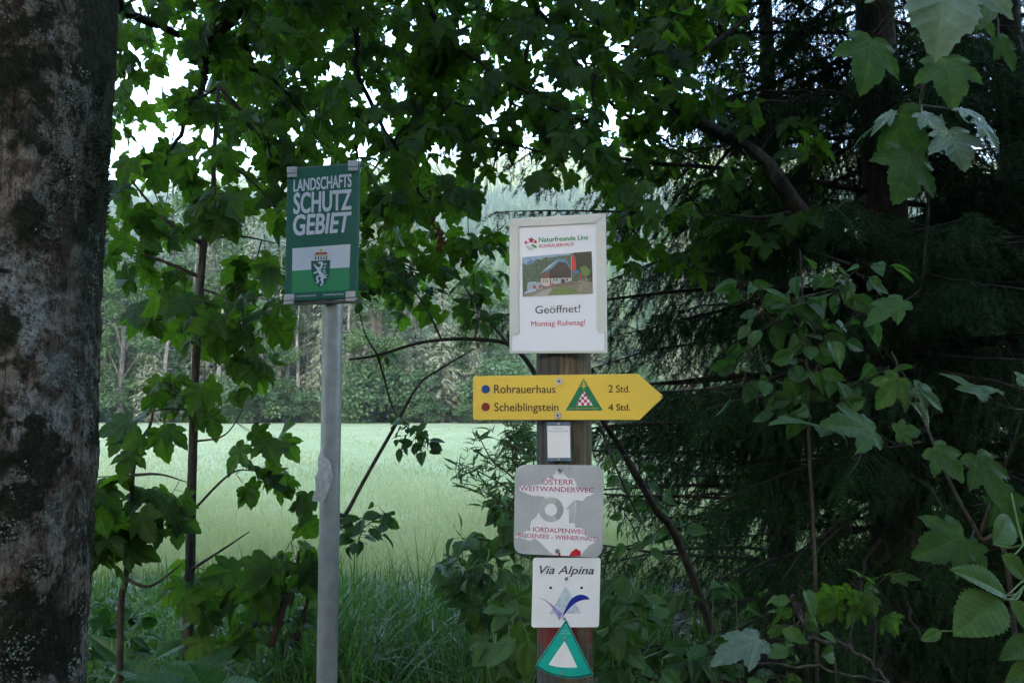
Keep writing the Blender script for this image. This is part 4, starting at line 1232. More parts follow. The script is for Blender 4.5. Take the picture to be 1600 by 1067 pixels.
tt = lambda z: (trunk_x(z) + .1, TD + .12, z)
bough_px = [
    [tt(4.2), (400, -170, 3.0), (500, -60, 3.5), (556, 48, 3.8), (562, 121, 3.8), (632, 255, 3.9), (690, 372, 3.9)],
    [tt(4.8), (560, -260, 3.4), (720, -130, 4.2), (832, 3, 4.4), (931, 137, 4.4), (1030, 215, 4.5), (1097, 242, 4.5)],
    [tt(4.5), (640, -200, 3.6), (800, -80, 4.1), (836, 10, 4.2), (800, 160, 4.2), (762, 285, 4.2)],
    [tt(3.9), (180, -120, 2.8), (180, 2, 3.5), (250, 40, 3.7), (322, 75, 3.8), (430, 130, 3.9), (500, 220, 4.0)],
    [tt(4.4), (330, -170, 3.6), (430, -20, 4.6), (470, 110, 4.9), (560, 210, 5.0)],
    [tt(5.2), (700, -320, 4), (960, -170, 5.0), (1080, -40, 5.4), (1160, 60, 5.6)],
    [tt(5.0), (600, -270, 4.6), (650, -60, 5.6), (690, 80, 5.8), (760, 200, 5.8)],
    [tt(4.0), (250, -130, 3.2), (370, 5, 3.4), (323, 72, 3.4), (320, 127, 3.4), (298, 178, 3.4), (270, 232, 3.4), (240, 292, 3.4)],
    [tt(4.7), (480, -250, 3.2), (640, -60, 3.3), (700, 60, 3.4), (860, 170, 3.4)],
]
def px_path(L, n=7):
    return smooth_path([np.array(p) if isinstance(p, tuple) and p and abs(p[0]) < 20 and abs(p[2]) < 12 and p[2] > 3.5 and abs(p[0]) < 3 else np.array(at(*p)) for p in L], n)
br = MB()
bps = []
for L in bough_px:
    P = smooth_path([np.array(L[0])] + [np.array(at(*p)) for p in L[1:]], 8)
    P += rng.normal(0, .006, P.shape)
    bps.append(P)
    n = len(P); f = np.linspace(0, 1, n)
    tube(br, P, .034 * (1 - f) ** 1.3 + .0045, 7, True, .15)
GA = [[.8, .85, .9, .9, .9, .9, .9, .9, .9, .85],
      [.8, .85, .9, .9, .9, .9, .9, .9, .9, .85],
      [.8, .85, .9, .9, .9, .9, .9, .9, .9, .85],
      [.8, .85, .9, .9, .9, .9, .9, .9, .9, .85],
      [.7, .8, .9, .9, .9, .85, .9, .9, .85, .8],
      [.75, .8, .9, .95, .9, .8, .9, .9, .9, .85],
      [.62, .72, .95, .95, .95, .68, .86, .92, .88, .9],
      [.6, .75, .92, .95, .92, .95, .78, .92, .84, .72],
      [.52, .55, .95, .93, .85, .93, .75, .85, .78, .5],
      [.25, .6, .95, .85, .85, .92, .75, .88, .66, .4],
      [.10, .5, .74, .7, .88, .66, .8, .78, .74, .35],
      [.12, .34, .5, .3, .9, .65, .4, .5, .85, .5],
      [.1, .2, .3, .06, .92, .8, .2, .1, .65, .4],
      [0, 0, .05, .1, .88, .72, .35, .06, .3, .12],
      [0, 0, 0, .05, .7, .6, .45, 0, 0, 0],
      [0, 0, 0, 0, .35, .4, .35, 0, 0, 0]]
nodes = grid_nodes(150, 100, -300, 50, GA, (3.15, 6.2), 11, 2.25, 4)
# unseen leaves added above the picture to shade the canopy below
nr = 600
shade_roof = np.c_[rng.uniform(-4.5, 4.5, nr), rng.uniform(-1.5, 6.5, nr), rng.uniform(4.3, 6.8, nr)]
shade_roof2 = np.c_[rng.uniform(-3.5, 4.5, 420), rng.uniform(2.6, 7.5, 420), rng.uniform(4.0, 6.2, 420)]
nodes = np.vstack([nodes, shade_roof, shade_roof2])
seeds = seeds_of([p[6:] for p in bps])
dirs = network(br, nodes, seeds)
fo = MB(); 
put_leaves(fo, br, nodes, dirs, 4, (.065, .13), MAPLE, spread=.2, hang=.75, face=(0, -.75, .5))
br.build('branches', M_dark_bark, old, True, org=OX)
fo.build('foliage', M_maple, old, False, org=OX)
# a few withered leaves caught in the boughs
wl = MB()
P = np.array([at(685, 350, 3.85), at(692, 362, 3.85), at(680, 338, 3.84), at(690, 372, 3.86), at(676, 356, 3.85), at(577, 312, 3.9), at(560, 410, 4.0)])
n = len(P)
scatter(wl, MAPLE[0], MAPLE[1], P, frames(rng.normal(size=(n, 3)) * .4 + np.array([0, 0, -1]), rng.normal(size=(n, 3)) * .6 + np.array([0, -1, 0])), np.c_[rng.uniform(.03, .05, n), rng.uniform(.06, .09, n), rng.uniform(.1, .2, n)])
wl.build('withered_leaves', M_brown_leaf, old, False, org=OX)

# ------------------------------------------------------------------ generic small tree / plant from stems and leaf nodes
def plant(name, label, cat, stems, nodes, k, size, tmpl, lm, bm, rs=(.01, .004), hang=.6, face=(0, -.6, .6), pet=.05, base_r=.0012, spread=.08, group=None, facevar=.6, extra=None, leafname='foliage', stemname='stems'):
    P0 = np.array(at(*stems[0][0])) if len(stems[0][0]) == 3 else None
    org = np.array([P0[0], P0[1], 0.0])
    root = empty(name, org, 0, label, cat, group)
    br = MB(); paths = []
    for L in stems:
        r0, r1 = rs
        if isinstance(L[-1], (int, float)): r0 = L[-1]; r1 = r0 * .3; L = L[:-1]
        P = smooth_path([np.array(at(*p)) for p in L], 7)
        paths.append(P)
        tube(br, P, (r0, r1), 7, True, .12)
    fo = MB()
    if len(nodes):
        dirs = network(br, nodes, seeds_of(paths), base_r)
        put_leaves(fo, br, nodes, dirs, k, size, tmpl, spread, hang, face, pet, facevar)
    if extra: extra(fo, br)
    br.build(stemname, bm, root, True, org=org)
    if fo.n: fo.build(leafname, lm, root, False, org=org)
    return root
def ground_px(px, Y): return 533.5 - FPX * math.tan(math.atan2(-CAMZ, Y) - PITCH)
def gp(px, Y, dz=0.0):
    """pixel row where the ground lies at depth Y below column px"""
    t_ = math.atan2(-CAMZ - .1, Y) - PITCH
    return (px, 533.5 - FPX * math.tan(t_), Y)

GB = [[0, 0, 0, 0, 0, 0, 0],
      [.15, .2, .1, .05, .15, .3, .35],
      [.2, .15, .05, .3, .25, .35, .4],
      [.45, .45, .35, .45, .3, .4, .4],
      [.4, .5, .3, .3, .4, .5, .3],
      [.5, .5, .45, .45, .15, .35, .3],
      [.55, .6, .6, .5, .35, .5, .35],
      [.5, .6, .6, .5, .5, .4, .2],
      [.3, .35, .4, .6, .65, .45, .15],
      [.05, .4, .7, .75, .6, .2, 0],
      [0, .5, .75, .8, .6, .25, 0],
      [0, .25, .5, .6, .45, .1, 0],
      [0, 0, 0, 0, .25, .55, .45],
      [0, 0, 0, 0, .2, .7, .7],
      [0, 0, 0, 0, 0, .35, .5]]
nodes = grid_nodes(170, 45, 150, 43, GB, (2.95, 3.75), 7.5, 1.6, 3)
nl = [(x, y, 3.0 + rng.uniform(-.15, .25)) for x, y in ((325, 905), (350, 890), (385, 880), (415, 870), (445, 862), (455, 845), (330, 940), (360, 960), (395, 930), (300, 900), (285, 890), (345, 985), (380, 975), (420, 905), (465, 880), (270, 905))]
nodes = np.vstack([nodes, np.array([at(*p) for p in nl])])
plant('maple_sapling', 'slender young maple with thin straight stem between the lichen-crusted trunk and green board', 'sapling', [
    [gp(290, 3.2), (293, 1000, 3.2), (297, 870, 3.2), (301, 700, 3.2), (306, 560, 3.2), (318, 385, 3.2), (331, 325, 3.2), (335, 235, 3.2), (342, 135, 3.2), .024],
    [(342, 135, 3.2), (300, 165, 3.25), (272, 205, 3.35), .006], [(342, 135, 3.2), (390, 190, 3.3), (440, 270, 3.4), (470, 320, 3.5), .008],
    [(318, 382, 3.2), (255, 340, 3.2), (203, 280, 3.15), .011], [(311, 432, 3.2), (240, 403, 3.2), (180, 390, 3.25), .009], [(322, 372, 3.2), (380, 370, 3.25), (430, 380, 3.3), .007],
    [(337, 245, 3.2), (395, 285, 3.3), (450, 350, 3.35), .007], [(312, 450, 3.2), (358, 470, 3.15), (380, 520, 3.1), .006], [(316, 455, 3.2), (325, 540, 3.1), (330, 555, 3.1), (375, 580, 3.1), .006],
    [(310, 470, 3.2), (250, 500, 3.3), (200, 480, 3.35), .005], [(302, 640, 3.2), (250, 640, 3.1), (205, 660, 3.1), .005], [(301, 690, 3.2), (350, 680, 3.1), (380, 640, 3.1), .005],
    [(299, 800, 3.2), (360, 740, 3.1), (400, 735, 3.1), .006], [(298, 890, 3.2), (345, 860, 3.05), (390, 830, 3.05), .007], [(297, 960, 3.2), (350, 930, 3.1), (420, 880, 3.05), .007]],
    nodes, 3, (.08, .15), MAPLE, M_maple, M_grey_bark, hang=.7, face=(0, -.7, .55))
nl = [(x, y, 2.75 + rng.uniform(-.15, .2)) for x, y in ((150, 745), (140, 770), (165, 800), (185, 795), (160, 830), (145, 850), (150, 815), (235, 770), (262, 785), (245, 800), (225, 785), (205, 815), (150, 790), (175, 850), (280, 752), (238, 650), (225, 690))]
plant('maple_sapling', 'small crooked sapling with a forked stem, close beside the lichen-crusted trunk', 'sapling', [
    [gp(186, 2.8), (188, 985, 2.8), (196, 905, 2.8), (207, 830, 2.8), (207, 742, 2.8), (220, 690, 2.8), (234, 666, 2.8), (240, 640, 2.8), .013],
    [(207, 742, 2.8), (250, 741, 2.75), (292, 753, 2.7), .006], [(204, 825, 2.8), (180, 850, 2.75), (150, 860, 2.75), .006], [(197, 905, 2.8), (235, 915, 2.7), (285, 880, 2.6), .008], [(207, 790, 2.8), (170, 800, 2.8), (140, 790, 2.85), .006]],
    np.array([at(*p) for p in nl]), 4, (.08, .13), MAPLE, M_maple, M_grey_bark, hang=.6, face=(0, -.6, .6))

# thin arching bough and leaning stick between the posts
GC = [[.1, .2, .3, .35, .4, .2], [.25, .4, .45, .5, .5, .35], [.3, .5, .5, .55, .5, .4], [.25, .3, .3, .25, .3, .3], [.2, .25, .2, .1, .2, .3], [.15, .3, .15, .05, .1, .15], [.05, .25, .1, 0, 0, 0]]
nodes = grid_nodes(545, 42, 380, 36, GC, (3.1, 4.0), 16, 1.7, 5)
nodes = np.vstack([nodes, np.array([at(*p) for p in ((640, 660, 3.3), (655, 675, 3.3), (645, 690, 3.3), (662, 700, 3.3), (620, 655, 3.3), (665, 690, 3.3))])])
plant('hazel_bush', 'hazel with thin arching boughs and small rounded leaves reaching from poster toward steel pole', 'shrub', [
    [gp(905, 3.5), (890, 800, 3.5), (850, 620, 3.5), (805, 545, 3.45), (740, 530, 3.4), (660, 535, 3.4), (590, 555, 3.4), (545, 562, 3.4), .014],
    [(690, 531, 3.4), (665, 480, 3.4), (628, 430, 3.4), .006], [(590, 555, 3.4), (600, 590, 3.4), (620, 650, 3.35), (665, 690, 3.3), .006], [(800, 545, 3.45), (740, 470, 3.5), (700, 400, 3.6), .007], [(590, 555, 3.4), (570, 520, 3.4), (558, 470, 3.4), .005]],
    nodes, 6, (.045, .075), OVATE, M_ovate, M_dark_bark, hang=.3, face=(0, -.55, .7), pet=.02, spread=.12)
plant('leaning_sapling', 'thin bare sapling leaning up to the right from the steel pole, leafy at its foot', 'sapling', [
    [gp(500, 3.3), (525, 850, 3.3), (545, 795, 3.3), (620, 660, 3.3), (655, 600, 3.3), (690, 575, 3.3), (740, 545, 3.3), .011], [(525, 850, 3.3), (560, 830, 3.25), (600, 800, 3.2), .004]],
    np.array([at(x, y, 3.25 + rng.uniform(-.1, .1)) for x, y in ((560, 810), (580, 805), (600, 815), (545, 830), (560, 845), (590, 830), (540, 820), (575, 850), (605, 805))]), 4, (.05, .085), OVATE, M_ovate, M_grey_bark, hang=.2, face=(0, -.5, .8), pet=.02)

# leaning dark tree on the right
GD = [[.3, .3, .2, 0, 0, 0, 0, 0], [.4, .5, .3, .2, .1, 0, 0, 0], [.5, .55, .5, .4, .3, .2, .2, 0], [.5, .5, .45, .5, .5, .4, .3, .2], [.4, .6, .6, .6, .6, .5, .3, .2], [.3, .55, .6, .6, .5, .4, .2, 0], [.1, .3, .4, .3, .2, 0, 0, 0]]
nodes = grid_nodes(990, 48, 60, 50, GD, (3.4, 4.6), 10, 1.7, 6)
plant('leaning_tree', 'dark tree with thick curved leaning trunk arching left in front of the spruces', 'tree', [
    [gp(1450, 5.4), (1440, 760, 5.3), (1405, 540, 4.9), (1335, 418, 4.2), (1250, 330, 3.8), (1200, 260, 3.8), (1150, 222, 3.8), (1090, 190, 3.8), (1050, 158, 3.8), (1042, 100, 3.8), (1050, 40, 3.8), (1040, -60, 3.8), .056],
    [(1045, 120, 3.8), (1020, 80, 3.75), (970, 72, 3.7), .022], [(1043, 95, 3.8), (1110, 70, 3.85), (1180, 20, 3.9), .022], [(1052, 160, 3.8), (1015, 152, 3.75), (980, 140, 3.7), .014],
    [(1250, 330, 3.8), (1180, 340, 3.7), (1090, 330, 3.6), .012], [(1150, 222, 3.8), (1100, 280, 3.9), (1050, 310, 4.0), .010], [(1330, 415, 3.8), (1260, 390, 3.9), (1190, 360, 4.1), .012]],
    nodes, 6, (.08, .13), MAPLE, M_maple, M_dark_bark)
plant('leaning_sapling', 'bare dark sapling slanting down to the right from behind the yellow arrow', 'sapling', [
    [gp(1235, 3.1), (1078, 890, 2.85), (1022, 790, 2.7), (970, 700, 2.6), (940, 655, 2.5), (900, 590, 2.4), .018], [(975, 710, 2.6), (1000, 760, 2.7), (1045, 800, 2.8), .006], [(935, 660, 2.5), (975, 760, 2.45), (1010, 830, 2.5), .005]],
    np.array([at(x, y, 2.9 + rng.uniform(-.2, .3)) for x, y in ((960, 700), (985, 730), (1000, 720), (1010, 760), (990, 780), (975, 800), (1020, 830), (1050, 820), (1060, 790), (1000, 850), (980, 860), (1070, 830), (960, 740), (1040, 760))]), 4, (.05, .08), OVATE, M_ovate, M_dark_bark, hang=.4, pet=.02)

# ------------------------------------------------------------------ spruces
def twig_template(L, seed, dens=400):
    r_ = np.random.default_rng(seed)
    n = int(L * dens)
    y = r_.uniform(0, 1, n) * L
    a = r_.uniform(-.75 * np.pi, .75 * np.pi, n)           # round the top and sides
    out = np.stack([np.sin(a), np.full(n, .75), np.cos(a)], -1)
    out = nrm(out)
    ln = r_.uniform(.014, .024, n) * np.clip(1.25 - y / L * .45, .5, 1.1)
    sag = -.05 * (y / L) ** 2 * L / .3
    base = np.stack([np.zeros(n), y, sag], -1)
    w = nrm(np.cross(out, r_.normal(size=(n, 3)))) * .0016
    V = np.stack([base - w, base + w, base + out * ln[:, None]], 1).reshape(-1, 3)
    F3 = np.arange(n * 3).reshape(-1, 3)
    yy_ = np.linspace(0, L, 4); zz_ = -.05 * (yy_ / L) ** 2 * L / .3
    k = len(V)
    ax = np.concatenate([np.stack([np.full(4, -.0012), yy_, zz_], -1), np.stack([np.full(4, .0012), yy_, zz_], -1)])
    F4 = np.array([[k + i, k + i + 4, k + i + 5, k + i + 1] for i in range(3)])
    return np.vstack([V, ax]), {3: F3, 4: F4}
TW = [twig_template(L, 40 + i) for i, L in enumerate((.10, .17, .25, .34))]
TWL = np.array([.10, .17, .25, .34])
def near_spruce(name, label, x, y, H, r0, zr, Lmax, seed, per=5, step=.24, clear=None, extra=()):
    r_ = np.random.default_rng(seed)
    root = empty(name, (x, y, 0), 0, label, 'tree')
    tk = MB()
    zz = np.linspace(-.3, H, 24)
    tube(tk, np.c_[.03 * np.sin(zz), .03 * np.cos(zz * .8), zz], r0 * (1.15 - zz / H * 1.0), 14, True, .12)
    tk.build('trunk', M_dark_bark, root, True)
    bm = MB(); tw = [[] for _ in TW]
    z = zr[0]
    br_list = []
    while z < zr[1]:
        for k in range(per):
            a = r_.uniform(0, 6.28)
            L = Lmax * (1 - z / (H * 1.05)) * r_.uniform(.65, 1.1)
            br_list.append((z + r_.uniform(-.08, .08), a, L, r_.uniform(.05, .3)))
        z += step
    for (z, a, L, dr) in list(br_list) + list(extra):
        dead = z < 1.45 and r_.random() < .55
        ca, sa = math.cos(a), math.sin(a)
        if clear and sa < -.2: L *= .72
        n = 9
        s_ = np.linspace(0, 1, n)
        dz = .10 * L * s_ - dr * L * s_ ** 1.6 + .12 * L * np.clip(s_ - .7, 0, 1) ** 2
        wob = r_.normal(0, .012, (n, 3)); wob[0] = 0
        P = np.stack([ca * L * s_, sa * L * s_, z + dz], -1) + np.cumsum(wob, 0)
        tube(bm, P, np.linspace(.014 * (L / 2) ** .5 + .004, .0025, n), 5, True, .2)
        m = int(L / .052)
        for q in range(m):
            f = (q + 1) / m
            if f < .12: continue
            if dead and r_.random() < .7: continue
            i = min(n - 2, int(f * (n - 1))); t_ = f * (n - 1) - i
            p = P[i] * (1 - t_) + P[i + 1] * t_
            ax = nrm(P[i + 1] - P[i])
            for sd_ in (-1, 1):
                if r_.random() < .12: continue
                side = np.array([-sa, ca, 0]) * sd_
                l2 = (.55 * (1 - f) ** .7 + .10) * r_.uniform(.6, 1.1) * min(1, L / 1.4)
                d = nrm(ax * .75 + side * .85 + np.array([0, 0, -.35 - 1.1 * r_.random()]))
                nt = max(1, int(l2 / .13))
                for h in range(nt):
                    b = p + d * (l2 * h / nt)
                    kk = int(np.argmin(np.abs(TWL - max(.10, min(.34, (l2 - l2 * h / nt) * .8)))))
                    tw[kk].append((b, d, 1))
                    if h > 0 or nt == 1:
                        for s2 in (-1, 1):
                            d2 = nrm(d * .7 + np.cross(d, np.array([0, 0, 1.])) * s2 * .7 + np.array([0, 0, -.2 - .7 * r_.random()]))
                            tw[0 if h > 1 else 1].append((b, d2, 1))
                if nt > 1:
                    tube(bm, [p, p + d * l2 * .5, p + d * l2], (.0022, .001), 3, False)
    nd = MB()
    for k in range(len(TW)):
        if not tw[k]: continue
        B = np.array([q[0] for q in tw[k]]); D = np.array([q[1] for q in tw[k]])
        n = len(B)
        if clear is not None:
            ok = clear(B + np.array([x, y, 0])); B, D = B[ok], D[ok]; n = len(B)
        scatter(nd, TW[k][0], TW[k][1], B, frames(D + r_.normal(size=(n, 3)) * .1, np.array([0, 0, 1.]) + r_.normal(size=(n, 3)) * .25), r_.uniform(.85, 1.2, n))
    bm.build('boughs', M_dark_bark, root)
    nd.build('needles', M_needle, root)
    return root
def clear_signs(W):
    """nothing grows in front of the boards: boughs are cut back along the path"""
    k = FPX / np.maximum(W[:, 1], .2)
    px = 800 + W[:, 0] * k
    return ~((W[:, 1] < 2.6) & (px < 1120)) & (W[:, 1] > 1.2)
SPX = at(1388, 625, 4.4)
near_spruce('spruce_tree', 'dark dense spruce with thick trunk and wide drooping boughs, right of the yellow arrow', SPX.x, SPX.y, 11.5, .12, (.25, 6.6), 2.35, 3, 5, .165, clear_signs,
            [(1.18, math.pi * .93, 2.2, .02), (1.05, math.pi * 1.02, 1.9, .08), (2.55, math.pi * .96, 2.2, .02), (2.75, math.pi * 1.05, 2.5, .0), (2.2, math.pi, 2.3, .2), (1.7, math.pi * .95, 2.2, .1), (1.5, math.pi * 1.05, 2.1, .15)] + [(rng.uniform(.5, 3.4), rng.uniform(1.08, 1.75) * math.pi, rng.uniform(1.3, 2.1), rng.uniform(.2, .4)) for _ in range(20)])
SPX = at(1600, 625, 5.2)
near_spruce('spruce_tree', 'dark spruce with a thinner trunk at the right edge of the picture', SPX.x, SPX.y, 10, .12, (.3, 6.5), 2.1, 4, 4, .27)
SPX = at(1215, 625, 6.6)
near_spruce('spruce_tree', 'dark spruce farther back, half hidden behind the leaning tree', SPX.x, SPX.y, 8.5, .10, (.3, 7.5), 1.9, 5, 4, .3)

for (px, Y, rot, sc, lab) in ((1500, 7.4, 1.9, 1.0, 'dark spruce standing behind and between the two right-hand trunks'),):
    src = [o for o in bpy.data.objects if o.name == 'spruce_tree' or o.name.startswith('spruce_tree.')]
    src = [o for o in src if 'thinner trunk' in o.get('label', '')][0]
    c = copy_thing(src); c['label'] = lab
    q = at(px, 625, Y); c.location = (q.x, q.y, 0); c.rotation_euler = (0, 0, rot); c.scale = (sc, sc, sc)

for (x, y, rot, sc) in ((3.5, 1.1, .7, 1.0), (5.2, -1.6, 2.2, 1.1), (3.6, -4.2, 3.9, 1.05)):  # spruces added out of view to keep skylight off the right side
    c = copy_thing(src); tag(c, 'unseen dark spruce added off to the right to shade that side', 'tree', 'unseen spruces added to shade the right side')
    c.location = (x, y, 0); c.rotation_euler = (0, 0, rot); c.scale = (sc, sc, sc)

# ================================================================== UNDERGROWTH
def cloud(x0, x1, y0, y1, n): return [(rng.uniform(x0, x1), rng.uniform(y0, y1)) for _ in range(n)]
def leaf_between(fo, br, base, tip, tmpl, rnd=None, w=1.0, n=(0, -.8, .5), stalk=None, zc=1.0):
    """one leaf from its base to its tip (pixel, pixel, depth), its face turned along n"""
    B, T_ = np.array(at(*base)), np.array(at(*tip))
    d = T_ - B; L = np.linalg.norm(d)
    scatter(fo, tmpl[0], tmpl[1], B[None], frames(d[None], np.array([n], float)), np.array([[L * w, L, L * zc]]), rnd=np.array([rng.random() if rnd is None else rnd]))
    if stalk is not None:
        S0 = np.array(at(*stalk))
        tube(br, smooth_path([S0, (S0 + B) / 2 + np.array([0, 0, -.1 * np.linalg.norm(S0 - B)]), B], 3), (.0016, .0011), 5, False)
# maple shoots at the right edge: large near leaves
def ex(fo, br):
    T = MAPLE_FINE
    for b, t_, w, n, st in (
        ((1366, 674, 1.85), (1286, 656, 1.81), .9, (.1, -.75, .65), (1440, 690, 1.95)),
        ((1298, 672, 1.9), (1206, 646, 1.8), .55, (.1, -.25, 1), (1440, 692, 1.95)),
        ((1400, 676, 1.9), (1442, 672, 1.9), 1.0, (0, -.9, .4), (1440, 690, 1.95)),
        ((1458, 700, 1.7), (1512, 752, 1.67), 1.0, (.1, -.85, .5), (1470, 712, 1.9)),
        ((1525, 712, 1.8), (1580, 800, 1.75), .8, (.2, -.9, .3), (1480, 740, 1.9)),
        ((1505, 838, 1.6), (1430, 868, 1.57), 1.0, (0, -.9, .4), (1522, 828, 1.75)),
        ((1508, 850, 1.62), (1545, 898, 1.6), 1.0, (0, -.9, .3), (1522, 828, 1.75)),
        ((1540, 620, 1.7), (1470, 575, 1.75), .7, (.1, -.4, 1), (1600, 640, 1.7)),
        ((1560, 610, 1.6), (1500, 600, 1.6), .6, (0, -.4, 1), (1600, 640, 1.7)),
        ((1590, 590, 1.5), (1640, 620, 1.5), .9, (0, -.6, .8), (1610, 600, 1.6)),
        ((1405, 590, 2.0), (1370, 640, 2.0), .9, (0, -.7, .3), (1400, 560, 2.0)),
        ((1430, 605, 2.0), (1480, 640, 2.0), .8, (0, -.7, .6), (1425, 600, 2.0)),
        ((1560, 770, 1.9), (1600, 840, 1.9), .9, (0, -.8, .3), (1520, 790, 1.9))):
        leaf_between(fo, br, b, t_, T, None, w, n, st)
plant('maple_shoot', 'tall maple shoot with broad green leaves in front of the dark spruce trunk', 'sapling', [
    [gp(1640, 1.9), (1580, 930, 1.9), (1530, 838, 1.9), (1490, 765, 1.9), (1455, 685, 1.95), (1430, 620, 2.0), (1393, 550, 2.0), .006], [(1530, 838, 1.9), (1580, 700, 1.8), (1610, 610, 1.7), .004]],
    [], 0, None, None, M_maple_near, M_twig, extra=ex)
def ex(fo, br):
    T = MAPLE_FINE
    for b, t_, w, n, st in (
        ((1362, 62, 1.75), (1352, 142, 1.7), .95, (.1, -.9, .1), (1400, 20, 1.7)),
        ((1476, 92, 1.6), (1494, 165, 1.55), .95, (-.1, -.9, .1), (1470, 60, 1.6)),
        ((1424, 240, 1.6), (1404, 314, 1.55), 1.05, (.15, -.9, .1), (1445, 210, 1.65)),
        ((1400, 178, 1.65), (1445, 255, 1.65), 1.1, (0, -.9, .0), (1432, 170, 1.68)),
        ((1370, 195, 1.65), (1330, 225, 1.7), .5, (.0, -.6, .7), (1432, 170, 1.68)),
        ((1560, 60, 1.3), (1590, 110, 1.3), .8, (.1, -.8, .2), (1560, 30, 1.35)),
        ((1525, 18, 1.4), (1560, 60, 1.4), .7, (.1, -.8, .2), (1545, 0, 1.4)),
        ((1410, 470, 1.9), (1350, 505, 1.9), .8, (.0, -.6, .7), (1440, 450, 1.9))):
        leaf_between(fo, br, b, t_, T, None, w, n, st)
def ex2(fo, br):
    T = MAPLE_FINE
    for b, t_, w, n, st in (
        ((1472, -62, 1.15), (1474, 76, 1.08), 1.0, (.0, -.8, .55), (1540, -90, 1.2)),
        ((1545, -30, 1.2), (1538, 44, 1.2), 1.0, (.1, -.8, .5), (1540, -90, 1.2)),
        ((1482, 205, 1.55), (1512, 262, 1.5), .95, (-.1, -.75, .6), (1470, 180, 1.6)),
        ((1528, 188, 1.5), (1568, 236, 1.48), .7, (.1, -.6, .8), (1500, 180, 1.6)),
        ((1440, 178, 1.6), (1482, 210, 1.55), .7, (-.1, -.6, .8), (1440, 165, 1.65)),
        ((1500, 170, 1.55), (1545, 190, 1.5), .6, (.0, -.5, .8), (1490, 170, 1.6)),
        ((1395, 175, 1.65), (1362, 205, 1.6), .3, (.0, -.6, .7), (1432, 170, 1.68))):
        leaf_between(fo, br, b, t_, T, None, w, n, st)
sp_root = plant('maple_branch', 'maple bough hanging into the upper right corner with large leaves, the outermost one pale', 'branch', [
    [(1900, -330, 1.5), (1700, -170, 1.4), (1560, -90, 1.3), (1470, 20, 1.6), (1440, 150, 1.68), (1445, 215, 1.66), (1450, 330, 1.8), (1440, 450, 1.9), .007],
    [(1560, -90, 1.3), (1555, 0, 1.35), (1560, 40, 1.35), .003], [(1440, 165, 1.68), (1490, 172, 1.6), (1520, 185, 1.55), .003], [(1470, 20, 1.6), (1400, 15, 1.7), (1365, 50, 1.75), .003]],
    [], 0, None, None, M_maple_near, M_twig, extra=ex)
# the bough belongs to a tree out of the picture: its origin is the bough's own end
fo, br2 = MB(), MB(); ex2(fo, br2)
o_ = np.array(sp_root.location)
M_shine = mat_leaf('sheen_leaf', (0.055, 0.10, 0.045), (0.08, 0.125, 0.06), .3, veins='maple', rough=.4, spec=.6, tcol=(1, 1.2, .8))  # sky sheen on these leaves is painted in as a paler base colour
fo.build('pale_leaves', M_shine, sp_root, False, org=o_); br2.build('leaf_stalks', M_stem, sp_root, False, org=o_)

# big raspberry leaves, lower right corner
def ex(fo, br):
    for b, t_, w, n, st in (
        ((1572, 930, 1.12), (1500, 880, 1.10), .8, (-.1, -.6, .8), (1600, 915, 1.15)),
        ((1562, 936, 1.1), (1498, 984, 1.07), 1.15, (-.1, -.8, .6), (1600, 915, 1.15)),
        ((1578, 938, 1.1), (1635, 1000, 1.09), .8, (.1, -.8, .5), (1600, 915, 1.15)),
        ((1565, 868, 1.2), (1612, 905, 1.2), .9, (.1, -.8, .4), (1600, 850, 1.25)),
        ((1552, 850, 1.3), (1590, 800, 1.35), .7, (.2, -.8, .3), (1600, 850, 1.25)),
        ((1625, 1000, 1.1), (1566, 1022, 1.08), .75, (0, -.6, .8), (1650, 990, 1.15)),
        ((1635, 1035, 1.1), (1576, 1058, 1.08), .75, (0, -.6, .8), (1660, 1010, 1.15)),
        ((1470, 985, 1.5), (1440, 1000, 1.5), .9, (0, -.8, .4), (1500, 980, 1.5))):
        leaf_between(fo, br, b, t_, OVATE_FINE, None, w, n, st)
plant('raspberry_plant', 'raspberry cane with large pleated leaves in the lower right corner', 'plant', [
    [gp(1760, 1.3), (1690, 1050, 1.25), (1640, 930, 1.2), (1600, 850, 1.25), (1580, 770, 1.3), .004], [(1660, 960, 1.2), (1610, 908, 1.15), (1575, 928, 1.12), .003]],
    [], 0, None, None, M_bramble, M_stem, extra=ex)

def bush(name, label, cat, roots, pts, Y, k, size, tmpl, lm, bm, jit=.2, **kw):
    nodes = np.array([at(x, y, Y + rng.uniform(-jit, jit)) for x, y in pts])
    stems = [[gp(a, Y), ((a + b) / 2 + rng.uniform(-8, 8), c + (gp(a, Y)[1] - c) * .45, Y), (b, c, Y), .004] for a, b, c in roots]
    return plant(name, label, cat, stems, nodes, k, size, tmpl, lm, bm, **kw)
bush('raspberry_plant', 'leafy raspberry cane with seed heads just right of the white plates on the post', 'plant', [(930, 962, 930), (960, 985, 905), (990, 1000, 1000), (1010, 960, 1020)],
     cloud(945, 1010, 905, 1067, 26) + cloud(935, 1030, 1030, 1110, 10), 2.1, 3, (.05, .085), OVATE, M_bramble, M_stem, hang=.35, face=(0, -.65, .7), pet=.025)
bush('raspberry_plant', 'raspberry leaves just left of the post beside the turquoise marker', 'plant', [(830, 800, 960), (815, 770, 975), (800, 820, 1010)],
     [(800, 965), (775, 990), (790, 1020), (815, 1000), (825, 1040), (800, 1050), (760, 1000), (820, 950), (805, 935), (785, 955), (820, 980), (812, 1030)], 2.2, 3, (.06, .10), OVATE, M_bramble, M_stem, hang=.45, face=(0, -.7, .6), pet=.025)
